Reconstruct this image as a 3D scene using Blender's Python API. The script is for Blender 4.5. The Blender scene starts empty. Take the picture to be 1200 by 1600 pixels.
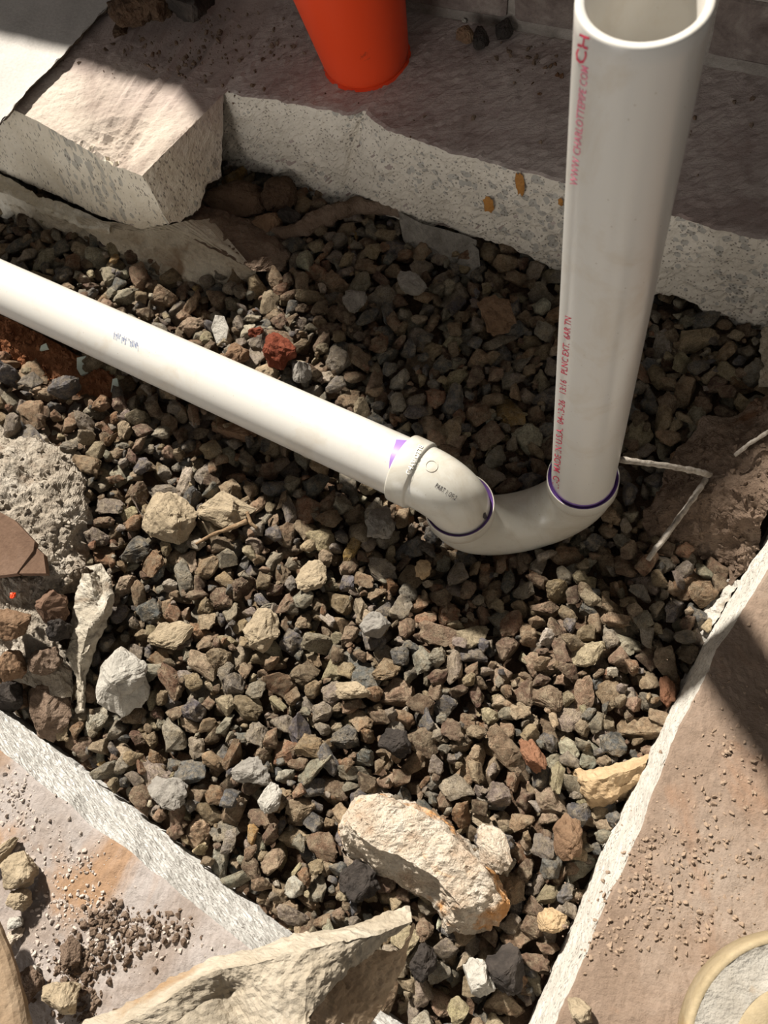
import bpy, bmesh, math, random
import numpy as np
from mathutils import Vector, Matrix, noise
from mathutils.bvhtree import BVHTree
random.seed(7); rng = np.random.default_rng(7)
S = bpy.context.scene
COL = S.collection

# ------------------------------------------------------------------ camera
F, CH = 1400.0, 0.89                 # focal length in pixels (1200x1600), eye height above the gravel
_n = np.array([(831 - 600) / F, -(1365 - 800) / F, -1.0]); _n /= np.linalg.norm(_n)
_Z = -_n; _X = np.array([1.0, 0, 0]) - _Z[0] * _Z; _X /= np.linalg.norm(_X); _Y = np.cross(_Z, _X)
ROT = np.array([_X, _Y, _Z]); EYE = np.array([0, 0, CH])
cd = bpy.data.cameras.new('camera'); cam = bpy.data.objects.new('camera', cd); COL.objects.link(cam)
M = Matrix.Identity(4)
for i in range(3):
    for j in range(3): M[i][j] = ROT[i][j]
M[2][3] = CH
cam.matrix_world = M
cd.sensor_fit = 'VERTICAL'; cd.sensor_height = 36; cd.sensor_width = 27; cd.lens = F / 1600 * 36
cd.clip_start = 0.01
cd.dof.use_dof = True; cd.dof.focus_distance = 0.86; cd.dof.aperture_fstop = 15.0
S.camera = cam

# ------------------------------------------------------------------ light and exposure
S.view_settings.view_transform = 'Standard'; S.view_settings.look = 'None'
S.view_settings.gamma = 1.0; S.view_settings.use_curve_mapping = False
S.view_settings.exposure = 0.0
w = bpy.data.worlds.new('world'); S.world = w; w.use_nodes = True
w.node_tree.nodes['Background'].inputs[0].default_value = (1.0, 0.96, 0.91, 1)
w.node_tree.nodes['Background'].inputs[1].default_value = 0.15
SUN_AZ, SUN_EL = math.radians(116), math.radians(47)
sd = Vector((math.cos(SUN_AZ) * math.cos(SUN_EL), math.sin(SUN_AZ) * math.cos(SUN_EL), math.sin(SUN_EL)))
sl = bpy.data.lights.new('sun', 'SUN'); sl.energy = 9.4; sl.angle = math.radians(3.0); sl.color = (1.0, 0.95, 0.86)
so = bpy.data.objects.new('sun', sl); COL.objects.link(so); so.rotation_euler = sd.to_track_quat('Z', 'Y').to_euler()
so.location = sd * 4
al = bpy.data.lights.new('fill_lamp', 'AREA'); al.shape = 'RECTANGLE'; al.size = 1.6; al.size_y = 2.0; al.energy = 46; al.color = (1.0, 0.97, 0.92)  # unseen fill lamp, added to brighten faces turned to the lower left
ao = bpy.data.objects.new('fill_lamp', al); COL.objects.link(ao); ao.location = (-2.4, -2.4, .75)
ao.rotation_euler = (Vector(ao.location) - Vector((-.1, .5, .1))).to_track_quat('Z', 'Y').to_euler()

# ------------------------------------------------------------------ helpers
def ray(px, py): return ROT @ np.array([(px - 600) / F, -(py - 800) / F, -1.0])
def P(px, py, z=0.0):
    d = ray(px, py); return EYE + d * ((z - CH) / d[2])
def onplane(px, py, p, n):
    d = ray(px, py); return EYE + d * (np.dot(p - EYE, n) / np.dot(d, n))
def fr(v, s, seed=0., o=5): return noise.fractal(Vector((v[0] * s + seed, v[1] * s - seed, v[2] * s + 3.1 * seed)), 1.0, 2.0, o)

def tag(o, label=None, cat=None, group=None, kind=None):
    for k, v in (('label', label), ('category', cat), ('group', group), ('kind', kind)):
        if v: o[k] = v
    return o
def mesh(name, verts, faces, m, parent=None, smooth=True, base=True, cols=None):
    v = np.asarray(verts, dtype=float)
    loc = np.zeros(3)
    if base and parent is None:
        loc = np.array([(v[:, 0].min() + v[:, 0].max()) / 2, (v[:, 1].min() + v[:, 1].max()) / 2, v[:, 2].min()]); v = v - loc
    elif parent is not None:
        loc = np.zeros(3); v = v - np.array(parent.location)
    me = bpy.data.meshes.new(name); me.from_pydata([tuple(a) for a in v], [], faces)
    if cols is not None:
        a = me.color_attributes.new('tint', 'FLOAT_COLOR', 'POINT')
        a.data.foreach_set('color', np.asarray(cols, dtype=np.float32).ravel())
    if smooth: me.shade_smooth()
    me.materials.append(m); me.update()
    o = bpy.data.objects.new(name, me); COL.objects.link(o); o.location = loc
    if parent: o.parent = parent
    return o
def empty(name, loc, label, cat, group=None):
    o = bpy.data.objects.new(name, None); COL.objects.link(o); o.location = loc; o.empty_display_size = .02
    return tag(o, label, cat, group)

def resample(pl, n):
    pl = np.asarray(pl, float); d = np.r_[0, np.cumsum(np.linalg.norm(np.diff(pl, axis=0), axis=1))]
    t = np.linspace(0, d[-1], n); return np.stack([np.interp(t, d, pl[:, k]) for k in range(pl.shape[1])], 1)
def loft(rails, n, rows, amp=0.0, scale=40., seed=0., fine=0., fscale=170., amps=None):
    """rails: polylines (3-D). n points along each, rows[i] steps between rail i and i+1. amp: noise relief"""
    R = [resample(r, n) if not (isinstance(r, np.ndarray) and len(r) == n) else r for r in rails]
    G = []; A = []
    amps = amps or [amp] * len(R)
    for i in range(len(R) - 1):
        for k in range(rows[i]):
            t = k / rows[i]; G.append(R[i] * (1 - t) + R[i + 1] * t); A.append(amps[i] * (1 - t) + amps[i + 1] * t)
    G.append(R[-1]); A.append(amps[-1])
    G = np.array(G); m = len(G); A = np.array(A)
    if max(A) > 0:
        du = np.gradient(G, axis=1); dv = np.gradient(G, axis=0)
        N = np.cross(du, dv); N /= np.linalg.norm(N, axis=2, keepdims=True) + 1e-12
        D = np.array([[fr(p, scale, seed) for p in row] for row in G])
        G0 = G; G = G + N * (D * A[:, None])[..., None]
        if fine:
            D = np.array([[fr(p, fscale, seed + 3, 3) for p in row] for row in G0]); G = G + N * (D * fine)[..., None]
    V = G.reshape(-1, 3)
    Fc = [(i * n + j, i * n + j + 1, (i + 1) * n + j + 1, (i + 1) * n + j) for i in range(m - 1) for j in range(n - 1)]
    return V, Fc
def frames(path):
    p = np.asarray(path, float); T = np.gradient(p, axis=0); T /= np.linalg.norm(T, axis=1, keepdims=True)
    a = np.array([0, 0, 1.0]) if abs(T[0][2]) < .9 else np.array([1.0, 0, 0])
    n = a - a.dot(T[0]) * T[0]; n /= np.linalg.norm(n); N = [n]
    for i in range(1, len(p)):
        n = N[-1] - N[-1].dot(T[i]) * T[i]; n /= np.linalg.norm(n); N.append(n)
    N = np.array(N); return p, T, N, np.cross(T, N)
def sweep(path, rad, seg=48, cap=(False, False), jit=0, sc=80, sq=None):
    p, T, N, B = frames(path); rad = np.broadcast_to(np.asarray(rad, float), (len(p),))
    V = []; Fc = []
    for i in range(len(p)):
        for k in range(seg):
            a = 2 * math.pi * k / seg; r = rad[i]
            q = p[i] + r * (math.cos(a) * N[i] + math.sin(a) * B[i]) if sq is None else p[i] + r * (math.cos(a) * N[i] * sq[0] + math.sin(a) * B[i] * sq[1])
            if jit: q = p[i] + (q - p[i]) * (1 + jit * fr(q, sc, 1.3))
            V.append(q)
    for i in range(len(p) - 1):
        for k in range(seg):
            k2 = (k + 1) % seg; Fc.append((i * seg + k, i * seg + k2, (i + 1) * seg + k2, (i + 1) * seg + k))
    if cap[0]: Fc.append(tuple(range(seg))[::-1])
    if cap[1]: Fc.append(tuple((len(p) - 1) * seg + k for k in range(seg)))
    return V, Fc

# ------------------------------------------------------------------ materials
def lin(c):
    return tuple(((x / 255) / 12.92 if x / 255 <= .04045 else ((x / 255 + .055) / 1.055) ** 2.4) for x in c)
class NT:
    def __init__(s, name):
        s.m = bpy.data.materials.new(name); s.m.use_nodes = True; s.t = s.m.node_tree; s.b = s.t.nodes['Principled BSDF']
        s.co = s.n('ShaderNodeTexCoord').outputs['Object']
    def n(s, k, **kw):
        x = s.t.nodes.new(k)
        for a, v in kw.items(): setattr(x, a, v)
        return x
    def l(s, a, b): s.t.links.new(a, b)
    def noise(s, sc, det=6, rough=.6, dist=0., co=None):
        x = s.n('ShaderNodeTexNoise'); x.inputs['Scale'].default_value = sc; x.inputs['Detail'].default_value = det
        x.inputs['Roughness'].default_value = rough; x.inputs['Distortion'].default_value = dist; s.l(co or s.co, x.inputs['Vector']); return x.outputs['Fac']
    def vor(s, sc, feature='F1', out='Distance', co=None):
        x = s.n('ShaderNodeTexVoronoi', feature=feature); x.inputs['Scale'].default_value = sc; s.l(co or s.co, x.inputs['Vector']); return x.outputs[out]
    def scale(s, v):
        x = s.n('ShaderNodeMapping'); x.inputs['Scale'].default_value = v; s.l(s.co, x.inputs['Vector']); return x.outputs['Vector']
    def ramp(s, fac, stops):
        x = s.n('ShaderNodeValToRGB'); e = x.color_ramp.elements
        while len(e) < len(stops): e.new(.5)
        for el, (p, c) in zip(e, stops): el.position = p; el.color = (*c, 1) if len(c) == 3 else c
        s.l(fac, x.inputs['Fac']); return x.outputs['Color']
    def mask(s, fac, a, b): return s.ramp(fac, [(a, (0, 0, 0)), (b, (1, 1, 1))])
    def mix(s, fac, a, b, mode='MIX'):
        x = s.n('ShaderNodeMix', data_type='RGBA', blend_type=mode)
        for v, i in ((fac, x.inputs['Factor']), (a, x.inputs[6]), (b, x.inputs[7])):
            if hasattr(v, 'is_linked'): s.l(v, i)
            elif isinstance(v, (int, float)): i.default_value = v
            else: i.default_value = (*v, 1)
        return x.outputs[2]
    def math(s, op, a, b=0.):
        x = s.n('ShaderNodeMath', operation=op)
        for v, i in ((a, x.inputs[0]), (b, x.inputs[1])):
            if hasattr(v, 'is_linked'): s.l(v, i)
            else: i.default_value = v
        return x.outputs[0]
    def bump(s, h, st, dist, prev=None):
        x = s.n('ShaderNodeBump'); x.inputs['Strength'].default_value = st; x.inputs['Distance'].default_value = dist; s.l(h, x.inputs['Height'])
        if prev: s.l(prev, x.inputs['Normal'])
        return x.outputs['Normal']
    def done(s, col, rough=.8, nor=None, spec=.3):
        if hasattr(col, 'is_linked'): s.l(col, s.b.inputs['Base Color'])
        else: s.b.inputs['Base Color'].default_value = (*col, 1)
        s.b.inputs['Roughness'].default_value = rough; s.b.inputs['Specular IOR Level'].default_value = spec
        if nor: s.l(nor, s.b.inputs['Normal'])
        return s.m

def dusty(name, c1, c2, c3, sc=14, grain=260, bst=.5, rough=.92, patch=None, pk=.56, bd=.003):
    """mottled earthy surface: three colours over coarse noise, fine grit relief, optional stain patches"""
    t = NT(name)
    col = t.ramp(t.noise(sc, 8, .62, .4), [(.3, lin(c1)), (.5, lin(c2)), (.7, lin(c3))])
    col = t.mix(t.math('MULTIPLY', t.noise(grain, 3, .7), .45), col, lin(tuple(int(x * .45) for x in c1)))
    if patch: col = t.mix(t.mask(t.noise(sc * .6, 5, .55, .6, t.scale((1, 1.3, 1))), pk, pk + .1), col, lin(patch))
    nb = t.bump(t.noise(sc * 3, 6, .6), bst * .6, bd * 2)
    nb = t.bump(t.noise(grain * .7, 5, .7), bst, bd, nb)
    return t.done(col, rough, nb, .15)

def cut_concrete(name, c1, c2, agg=0.0, aggc=(96, 103, 110), sc=60, stain=None, bst=.6, pits=True, st=(1, 1, 1)):
    t = NT(name)
    col = t.ramp(t.noise(sc * .3, 8, .65), [(.35, lin(c1)), (.62, lin(c2))])
    v2 = t.scale(st)
    if agg:
        k = t.vor(52, co=v2); thr = t.math('MULTIPLY', t.noise(16, 3), .42 * agg)
        mk = t.math('LESS_THAN', k, thr)
        col = t.mix(t.math('MULTIPLY', mk, .75), col, t.ramp(t.vor(52, out='Color', co=v2), [(.2, lin(aggc)), (.8, lin(tuple(min(255, int(x * 1.45)) for x in aggc)))]))
    if pits:
        pm = t.math('LESS_THAN', t.vor(240, co=v2), t.math('MULTIPLY', t.noise(40, 2), .3))
        col = t.mix(t.math('MULTIPLY', pm, .55), col, lin((92, 84, 76)))
    if stain: col = t.mix(t.mask(t.noise(9, 6, .6, .5), .56, .68), col, lin(stain))
    nb = t.bump(t.noise(70, 8, .7, 0, v2), bst, .006)
    nb = t.bump(t.noise(380, 4, .7), bst * .8, .002, nb)
    return t.done(col, .9, nb, .2)

def plain(name, c, rough=.5, spec=.4, bst=0, bsc=200):
    t = NT(name); nb = t.bump(t.noise(bsc, 4), bst, .001) if bst else None
    return t.done(lin(c), rough, nb, spec)

def pvc(name, c, dirt, dirtk=.62, rough=.28):
    t = NT(name)
    col = t.mix(t.math('MULTIPLY', t.mask(t.noise(16, 8, .7, .6), dirtk - .08, dirtk + .16), .55), lin(c), lin(dirt))
    col = t.mix(t.math('MULTIPLY', t.math('LESS_THAN', t.vor(120), .06), .6), col, lin((150, 135, 118)))
    nb = t.bump(t.noise(260, 3), .04, .001)
    m = t.done(col, rough, nb, .45)
    t.b.inputs['Subsurface Weight'].default_value = .08; t.b.inputs['Subsurface Radius'].default_value = (.004, .003, .002)
    return m

MAT = {}
MAT['pipe'] = pvc('pvc_pipe', (202, 198, 191), (178, 162, 138), .60)
MAT['fitting'] = pvc('pvc_fitting', (196, 192, 182), (158, 142, 118), .53, .25)
MAT['purple'] = plain('purple_primer', (94, 66, 124), .3)
MAT['lilac'] = plain('lilac_primer', (146, 112, 180), .4)
MAT['redink'] = plain('red_ink', (205, 60, 88), .5)
MAT['pinkink'] = plain('pink_ink', (228, 128, 152), .5)
MAT['blackink'] = plain('black_ink', (70, 66, 66), .5)
MAT['blueink'] = plain('blue_ink', (92, 106, 140), .5)
MAT['scuff'] = plain('pipe_scuff', (190, 184, 178), .6)
MAT['emboss'] = pvc('pvc_lettering', (238, 236, 230), (225, 220, 210), .8)

def slab_mat(name, top1, top2, top3, face1, face2, agg, patch=None, wood=False, lip=(190, 165, 130), stretch=(1, 1, 1)):
    """dust-covered slab whose vertical saw-cut faces show pale mortar with aggregate"""
    t = NT(name)
    g = t.n('ShaderNodeNewGeometry'); sp = t.n('ShaderNodeSeparateXYZ'); t.l(g.outputs['True Normal'], sp.inputs[0])
    co = t.scale((1, 5, 1)) if wood else None
    top = t.ramp(t.noise(11, 8, .62, .5), [(.3, lin(top1)), (.5, lin(top2)), (.7, lin(top3))])
    top = t.mix(t.math('MULTIPLY', t.noise(330, 3, .7), .4), top, lin(tuple(int(x * .5) for x in top1)))
    if patch: top = t.mix(t.math('MULTIPLY', t.mask(t.noise(8, 6, .6, .7), .54, .66), .8), top, lin(patch))
    face = t.ramp(t.noise(22, 8, .65), [(.35, lin(face1)), (.62, lin(face2))])
    v2 = t.scale(stretch)
    if agg:
        k = t.vor(88, co=v2); mk = t.math('LESS_THAN', k, t.math('MULTIPLY', t.math('MULTIPLY', t.mask(t.noise(9, 3), .40, .62), t.noise(60, 2)), .86 * agg))
        face = t.mix(t.math('MULTIPLY', mk, .45), face, t.ramp(t.vor(88, out='Color', co=v2), [(.2, lin((92, 98, 104))), (.8, lin((140, 142, 142)))]))
    pm = t.math('LESS_THAN', t.vor(230, co=v2), t.math('MULTIPLY', t.noise(36, 2), .50))
    face = t.mix(t.math('MULTIPLY', pm, .65), face, lin((92, 84, 76)))
    k = t.math('GREATER_THAN', sp.outputs['Z'], .62)
    col = t.mix(k, face, top)
    h = t.noise(60, 8, .7, 0, co)
    nb = t.bump(h, .5, .004); nb = t.bump(t.noise(420, 4, .7), .5, .0018, nb)
    return t.done(col, .93, nb, .15)
MAT['floor_back'] = slab_mat('back_slab_concrete', (166, 150, 144), (188, 174, 167), (204, 192, 184), (200, 192, 180), (218, 210, 198), 1.0, (138, 120, 114), True)
def dust_and_shade(m):  # rear of slab top darkened: dust plus shade painted into the colour
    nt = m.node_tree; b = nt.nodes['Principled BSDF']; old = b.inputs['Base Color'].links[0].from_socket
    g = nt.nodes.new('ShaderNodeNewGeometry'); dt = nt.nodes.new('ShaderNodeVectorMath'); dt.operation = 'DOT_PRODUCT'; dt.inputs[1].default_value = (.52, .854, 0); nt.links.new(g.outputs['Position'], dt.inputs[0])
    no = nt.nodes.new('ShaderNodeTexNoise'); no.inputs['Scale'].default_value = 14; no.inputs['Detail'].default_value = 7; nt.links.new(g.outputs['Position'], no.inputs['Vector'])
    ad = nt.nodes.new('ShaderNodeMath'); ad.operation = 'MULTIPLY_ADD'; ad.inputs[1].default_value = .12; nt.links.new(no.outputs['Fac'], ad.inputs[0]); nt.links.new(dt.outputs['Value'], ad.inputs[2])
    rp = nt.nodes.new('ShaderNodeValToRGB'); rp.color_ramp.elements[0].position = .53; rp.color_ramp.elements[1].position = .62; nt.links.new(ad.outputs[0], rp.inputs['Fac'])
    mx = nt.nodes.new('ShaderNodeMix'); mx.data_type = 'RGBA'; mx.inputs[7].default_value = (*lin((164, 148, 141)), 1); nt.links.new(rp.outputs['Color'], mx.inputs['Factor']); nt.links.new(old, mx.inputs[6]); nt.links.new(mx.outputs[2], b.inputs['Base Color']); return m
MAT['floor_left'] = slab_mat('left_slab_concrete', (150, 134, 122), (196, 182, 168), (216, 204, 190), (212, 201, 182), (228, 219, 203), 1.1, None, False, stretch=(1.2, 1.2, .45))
MAT['floor_front'] = slab_mat('front_slab_concrete', (140, 124, 112), (170, 160, 154), (186, 178, 174), (208, 205, 199), (224, 221, 216), 0.0, (150, 116, 84))
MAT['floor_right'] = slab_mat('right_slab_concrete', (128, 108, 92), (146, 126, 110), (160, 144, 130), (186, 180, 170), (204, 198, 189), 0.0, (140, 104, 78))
MAT['tile'] = dusty('pale_tile', (178, 172, 166), (200, 194, 188), (214, 208, 200), 8, 300, .2, .8)
MAT['tileedge'] = dusty('tile_edge_shade', (86, 76, 68), (110, 98, 86), (128, 116, 100), 30)  # dark edge face: the tile's shade is put into its colour
MAT['footing'] = dusty('footing_mortar', (186, 172, 152), (214, 202, 182), (226, 216, 198), 18, 200, .8, .95, (140, 118, 96), .60, .005)
MAT['soil'] = dusty('dark_soil', (80, 62, 49), (106, 85, 68), (128, 104, 84), 30, 240, 1.0, .97, None, .6, .006)
MAT['clay'] = dusty('orange_clay', (132, 82, 54), (152, 100, 68), (172, 122, 88), 24, 180, 1.0, .97, (112, 72, 50), .58, .006)
MAT['dust'] = dusty('pale_dust', (150, 136, 120), (186, 174, 158), (210, 200, 186), 22, 200, 1.0, .97, (128, 108, 90), .60, .006)
MAT['dirt'] = dusty('brown_dirt', (104, 86, 72), (132, 112, 96), (156, 138, 122), 16, 180, 1.0, .97, (100, 72, 52), .58, .006)
MAT['membrane'] = dusty('membrane', (156, 143, 124), (178, 166, 148), (196, 186, 170), 16, 160, .6, .8, (142, 118, 92), .54)
MAT['membrane_flap'] = dusty('membrane_flap', (206, 196, 178), (224, 216, 200), (234, 228, 216), 14, 160, .35, .7, (176, 156, 130), .60)
MAT['membrane_dark'] = dusty('membrane_brown', (128, 106, 84), (152, 130, 106), (176, 156, 132), 18, 160, .5, .8)  # browner and darker than the sheet top
MAT['cloth'] = dusty('crumpled_cloth', (150, 140, 124), (184, 174, 158), (206, 198, 184), 30, 240, .7, .95, (122, 108, 92), .60)
MAT['chunk'] = dusty('mortar_chunk', (184, 158, 134), (214, 199, 180), (228, 218, 204), 34, 180, 1.0, .95, (196, 146, 96), .56, .006)
MAT['tan_rock'] = dusty('tan_rock', (146, 131, 108), (172, 155, 130), (190, 174, 149), 30, 220, .9, .95)
MAT['grey_rock'] = dusty('grey_rock', (120, 114, 106), (148, 142, 134), (170, 164, 154), 40, 220, .8, .95)
MAT['pale_rock'] = dusty('pale_rock', (162, 156, 146), (188, 182, 172), (208, 202, 192), 34, 200, 1.0, .95, (150, 140, 126), .6)
MAT['dark_rock'] = dusty('dark_rock', (44, 40, 38), (62, 56, 52), (84, 76, 70), 40, 240, .7, .85)
MAT['brown_rock'] = dusty('brown_rock', (104, 80, 62), (130, 104, 82), (150, 126, 104), 34, 220, .8, .95)
MAT['brick_red'] = dusty('red_brick', (100, 50, 35), (122, 64, 46), (140, 84, 64), 40, 220, .8, .95)
MAT['rusty_rock'] = dusty('rusty_rock', (122, 84, 64), (144, 104, 80), (160, 124, 100), 40, 220, .8, .95)
MAT['terracotta'] = dusty('terracotta_tile', (98, 76, 62), (114, 90, 74), (128, 104, 88), 20, 260, .4, .9)
MAT['ochre'] = dusty('ochre_log', (164, 138, 106), (186, 160, 126), (202, 180, 148), 26, 200, .6, .95, (150, 116, 84), .60)
MAT['twig'] = dusty('dusty_wire', (124, 114, 104), (168, 158, 146), (196, 188, 178), 120, 300, .6, .9)
MAT['straw'] = dusty('twig', (120, 96, 72), (150, 124, 96), (170, 146, 116), 90, 300, .6, .9)
MAT['glass'] = plain('frosted_glass', (186, 196, 184), .25, .5, .1)
MAT['red'] = None
t = NT('red_plastic')
c = t.mix(t.mask(t.noise(30, 6, .7), .62, .7), lin((222, 70, 32)), lin((150, 52, 30)))
t.l(c, t.b.inputs['Base Color']); MAT['red'] = t.done(c, .38, t.bump(t.noise(60, 3), .06, .002), .4)
MAT['wallbrick'] = dusty('sooty_brick', (92, 80, 76), (128, 116, 110), (156, 146, 138), 30, 160, .9, .95, (120, 74, 66), .6)
MAT['mortar'] = dusty('wall_mortar', (132, 124, 116), (156, 148, 140), (172, 164, 156), 40, 200, .8, .95)
MAT['lid'] = dusty('tan_lid', (146, 130, 102), (166, 149, 119), (180, 164, 136), 16, 160, .4, .8, (150, 122, 84), .6)
MAT['lidrim'] = dusty('dusty_lid_rim', (150, 142, 130), (174, 167, 156), (190, 184, 174), 40, 160, .8, .9, (150, 132, 110), .6)
MAT['crumb_pale'] = plain('slab_crumb_pale', (176, 164, 154), .95, .1, .5)
MAT['crumb_brown'] = plain('slab_crumb_brown', (146, 126, 108), .95, .1, .5)
MAT['rust'] = dusty('amber_stain', (168, 112, 52), (190, 136, 74), (160, 110, 62), 60, 200, .5, .95)

def stone_mat(name, objcol):
    t = NT(name)
    if objcol: base = t.n('ShaderNodeObjectInfo').outputs['Color']
    else:
        a = t.n('ShaderNodeAttribute'); a.attribute_name = 'tint'; base = a.outputs['Color']
    co = t.n('ShaderNodeNewGeometry').outputs['Position']; t.co = co
    col = t.mix(t.mask(t.noise(120, 7, .75, .3), .44, .60), base, t.mix(1, base, (.5, .48, .46), 'MULTIPLY'))
    col = t.mix(t.math('MULTIPLY', t.mask(t.noise(110, 7, .75), .44, .62), .62), col, lin((196, 178, 150)))
    col = t.mix(t.mask(t.noise(520, 4, .8), .50, .72), col, t.mix(1, base, (.22, .2, .18), 'MULTIPLY'))
    col = t.mix(t.math('MULTIPLY', t.mask(t.noise(1100, 3, .8), .46, .60), .5), col, t.mix(1, col, (.42, .40, .38), 'MULTIPLY'))
    nb = t.bump(t.noise(230, 9, .8), 1.0, .016); nb = t.bump(t.noise(640, 4, .8), 1.0, .007, nb)
    return t.done(col, .78, nb, .3)
MAT['stone'] = stone_mat('crushed_stone', True); MAT['gravel'] = stone_mat('gravel_mass', False)

# ------------------------------------------------------------------ floor slabs (structure)
ZS = .15
a0, b0 = P(352, 140, ZS), P(1200, 375, ZS); e0 = (b0 - a0) / np.linalg.norm(b0 - a0); n0 = np.array([e0[1], -e0[0], 0])   # n0 points into the trench
back = -n0
NB = 280
top_px = [(350, 141), (372, 150), (400, 152), (440, 158), (500, 172), (545, 180), (572, 172), (582, 190), (606, 205), (650, 218), (700, 238), (790, 262), (885, 286), (960, 310), (1040, 335), (1120, 358), (1200, 378), (1330, 415), (1620, 495)]
bot_px = [(344, 279), (362, 270), (395, 268), (430, 274), (452, 286), (470, 300), (500, 312), (530, 326), (560, 326), (600, 334), (650, 350), (700, 358), (745, 370), (800, 386), (840, 408), (878, 425), (950, 443), (1025, 460), (1060, 466), (1100, 483), (1140, 500), (1185, 514), (1240, 530), (1330, 552), (1620, 640)]
top = resample([P(x, y, ZS) for x, y in top_px], NB)
bot = resample([onplane(x, y, a0, n0) for x, y in bot_px], NB)
jg = np.array([fr(p, 60, 2.) for p in top]); top = top + n0 * (jg * .003)[:, None]
jg = np.array([fr(p, 90, 5.) for p in bot]); bot = bot + np.array([0, 0, 1]) * (jg * .006)[:, None]
far = np.array([a0 + e0 * s + back * .42 for s in np.linspace(-.03, .95, NB)])
lip = top + back * .004 + np.array([0, 0, .001])
under = bot + back * .10 - np.array([0, 0, .0])
V, Fc = loft([under, bot, top, lip, far], NB, [4, 34, 1, 60], amps=[.01, .006, .002, .0008, .0008], scale=55, fine=.0014, fscale=150)
o = mesh('floor', V, Fc, MAT['floor_back'], smooth=False); tag(o, 'purplish brown dusty concrete slab behind the pipes with broken pale front edge', None, None, 'structure')
for k, (px, py, w_, h_) in enumerate([(814, 284, 13, 20), (765, 315, 14, 18), (878, 312, 6, 8)]):   # amber drips: thin crusts of glue on the broken face
    q = onplane(px, py, a0, n0) + n0 * .007; V, Fc = [], []
    ring = [(q + n0 * .0)]
    for i in range(20):
        a = 2 * math.pi * i / 20; rr = 1 + .45 * math.sin(3 * a + k) * .5 + .3 * random.random()
        rr = .75 + .9 * abs(fr((math.cos(a) * 1.3, math.sin(a) * 1.3, k * 3.1), 1.6)) ; ring.append(q + e0 * math.cos(a) * w_ * .0005 * rr + np.array([0, 0, math.sin(a) * h_ * .0008 * rr]) - n0 * .004)
    mesh('glue_stain', ring, [(0, 1 + i, 1 + (i + 1) % 20) for i in range(20)], MAT['rust'], o)

# left slab (projecting block)
NL = 160
fpx = [(-120, 95), (0, 160), (30, 176), (60, 190), (95, 210), (130, 226), (170, 250), (222, 275)]
rpx = [(222, 275), (260, 236), (300, 195), (350, 143)]
tf = resample([P(x, y, ZS) for x, y in fpx], NL); tr = resample([P(x, y, ZS) for x, y in rpx], 70)
bf = resample([P(x, y, z) for x, y, z in [(-120, 215, .03), (0, 268, .03), (40, 284, .03), (75, 301, .032), (110, 315, .036), (160, 340, .042), (200, 352, .046), (225, 357, .05), (262, 352, .062)]], NL)
c0 = P(222, 275, ZS); d0 = P(350, 143, ZS) - c0; d0 /= np.linalg.norm(d0); nr = np.array([d0[1], -d0[0], 0])
br = resample([onplane(x, y, c0, nr) for x, y in [(262, 352), (280, 346), (296, 338), (310, 330), (314, 312), (326, 290), (346, 276)]], 70)
tp = np.vstack([tf, tr[1:]]); bt = np.vstack([bf, br[1:]]); n_ = len(tp)
bt += np.array([[0, 0, .004 * fr(p, 80, 9)] for p in bt])
far = resample([np.array([-1.1, 1.25, ZS]), np.array([-.3, 1.40, ZS]), np.array([.0, 1.2, ZS - .0015]), P(372, 110, ZS - .0015)], n_)
dirs = np.array([np.array([-.2, .98, 0])] * n_)
lip = tp + (far - tp) * .012
# broken chip on the arris
for i in range(n_):
    dd = np.linalg.norm(tp[i] - P(150, 240, ZS))
    if dd < .07: tp[i][2] -= .010 * (1 - dd / .07) * (1 + .8 * fr(tp[i], 90))
und = bt + dirs * .12
lip2 = tp + (far - tp) * .26
V, Fc = loft([und, bt, tp, lip, lip2, far], n_, [3, 34, 2, 60, 40], amps=[.008, .003, .0012, .0012, .0012, .0012], scale=40, seed=4, fine=.0006)
V = np.array(V); ch = P(172, 225, ZS)
for i in range(len(V)):
    if V[i][2] > ZS - .004:
        q = V[i] - ch; u = math.hypot(q[0] * 1.0, q[1] * 1.3)
        if u < .055: V[i][2] -= .007 * (1 - (u / .055) ** 2) * (1 + .7 * fr(V[i], 70, 3))
o = mesh('floor', V, Fc, MAT['floor_left'], smooth=False); dust_and_shade(MAT['floor_left']); tag(o, 'pale concrete slab corner at upper left with chipped edge and sawn faces', None, None, 'structure')

# front-left and right slabs
def simple_slab(edge_top_px, edge_bot, inward, width, m, label, seed, ext=.02, wob=.002):
    tpx = resample([P(x, y, ZS) for x, y in edge_top_px], 160)
    bb = resample([P(x, y, z) for x, y, z in edge_bot], 160)
    tpx = tpx + inward * np.array([[wob * fr(p, 24, seed) + wob * .15 * fr(p, 120, seed)] for p in tpx])
    ff = tpx + inward * width
    lp = tpx + inward * .002 + np.array([0, 0, .0006])
    low = bb + np.array([0, 0, -.06])
    V, Fc = loft([low, bb, tpx, lp, ff], 160, [6, 34, 1, 120], amps=[.002, .0016, .0006, .0008, .0026], scale=60, seed=seed, fine=.0006, fscale=210)
    return tag(mesh('floor', V, Fc, m, smooth=False), label, None, None, 'structure')
simple_slab([(-90, 1098), (0, 1172), (120, 1268), (260, 1378), (390, 1482), (560, 1618), (640, 1680)],
            [(-90, 1027, 0), (0, 1100, 0), (120, 1198, 0), (250, 1300, 0), (350, 1383, 0), (452, 1466, 0), (600, 1588, 0), (690, 1660, 0)],
            np.array([-.549, -.836, 0]), .42, MAT['floor_front'], 'grey dusty concrete slab at lower left with bright white sawn edge', 11)
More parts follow.
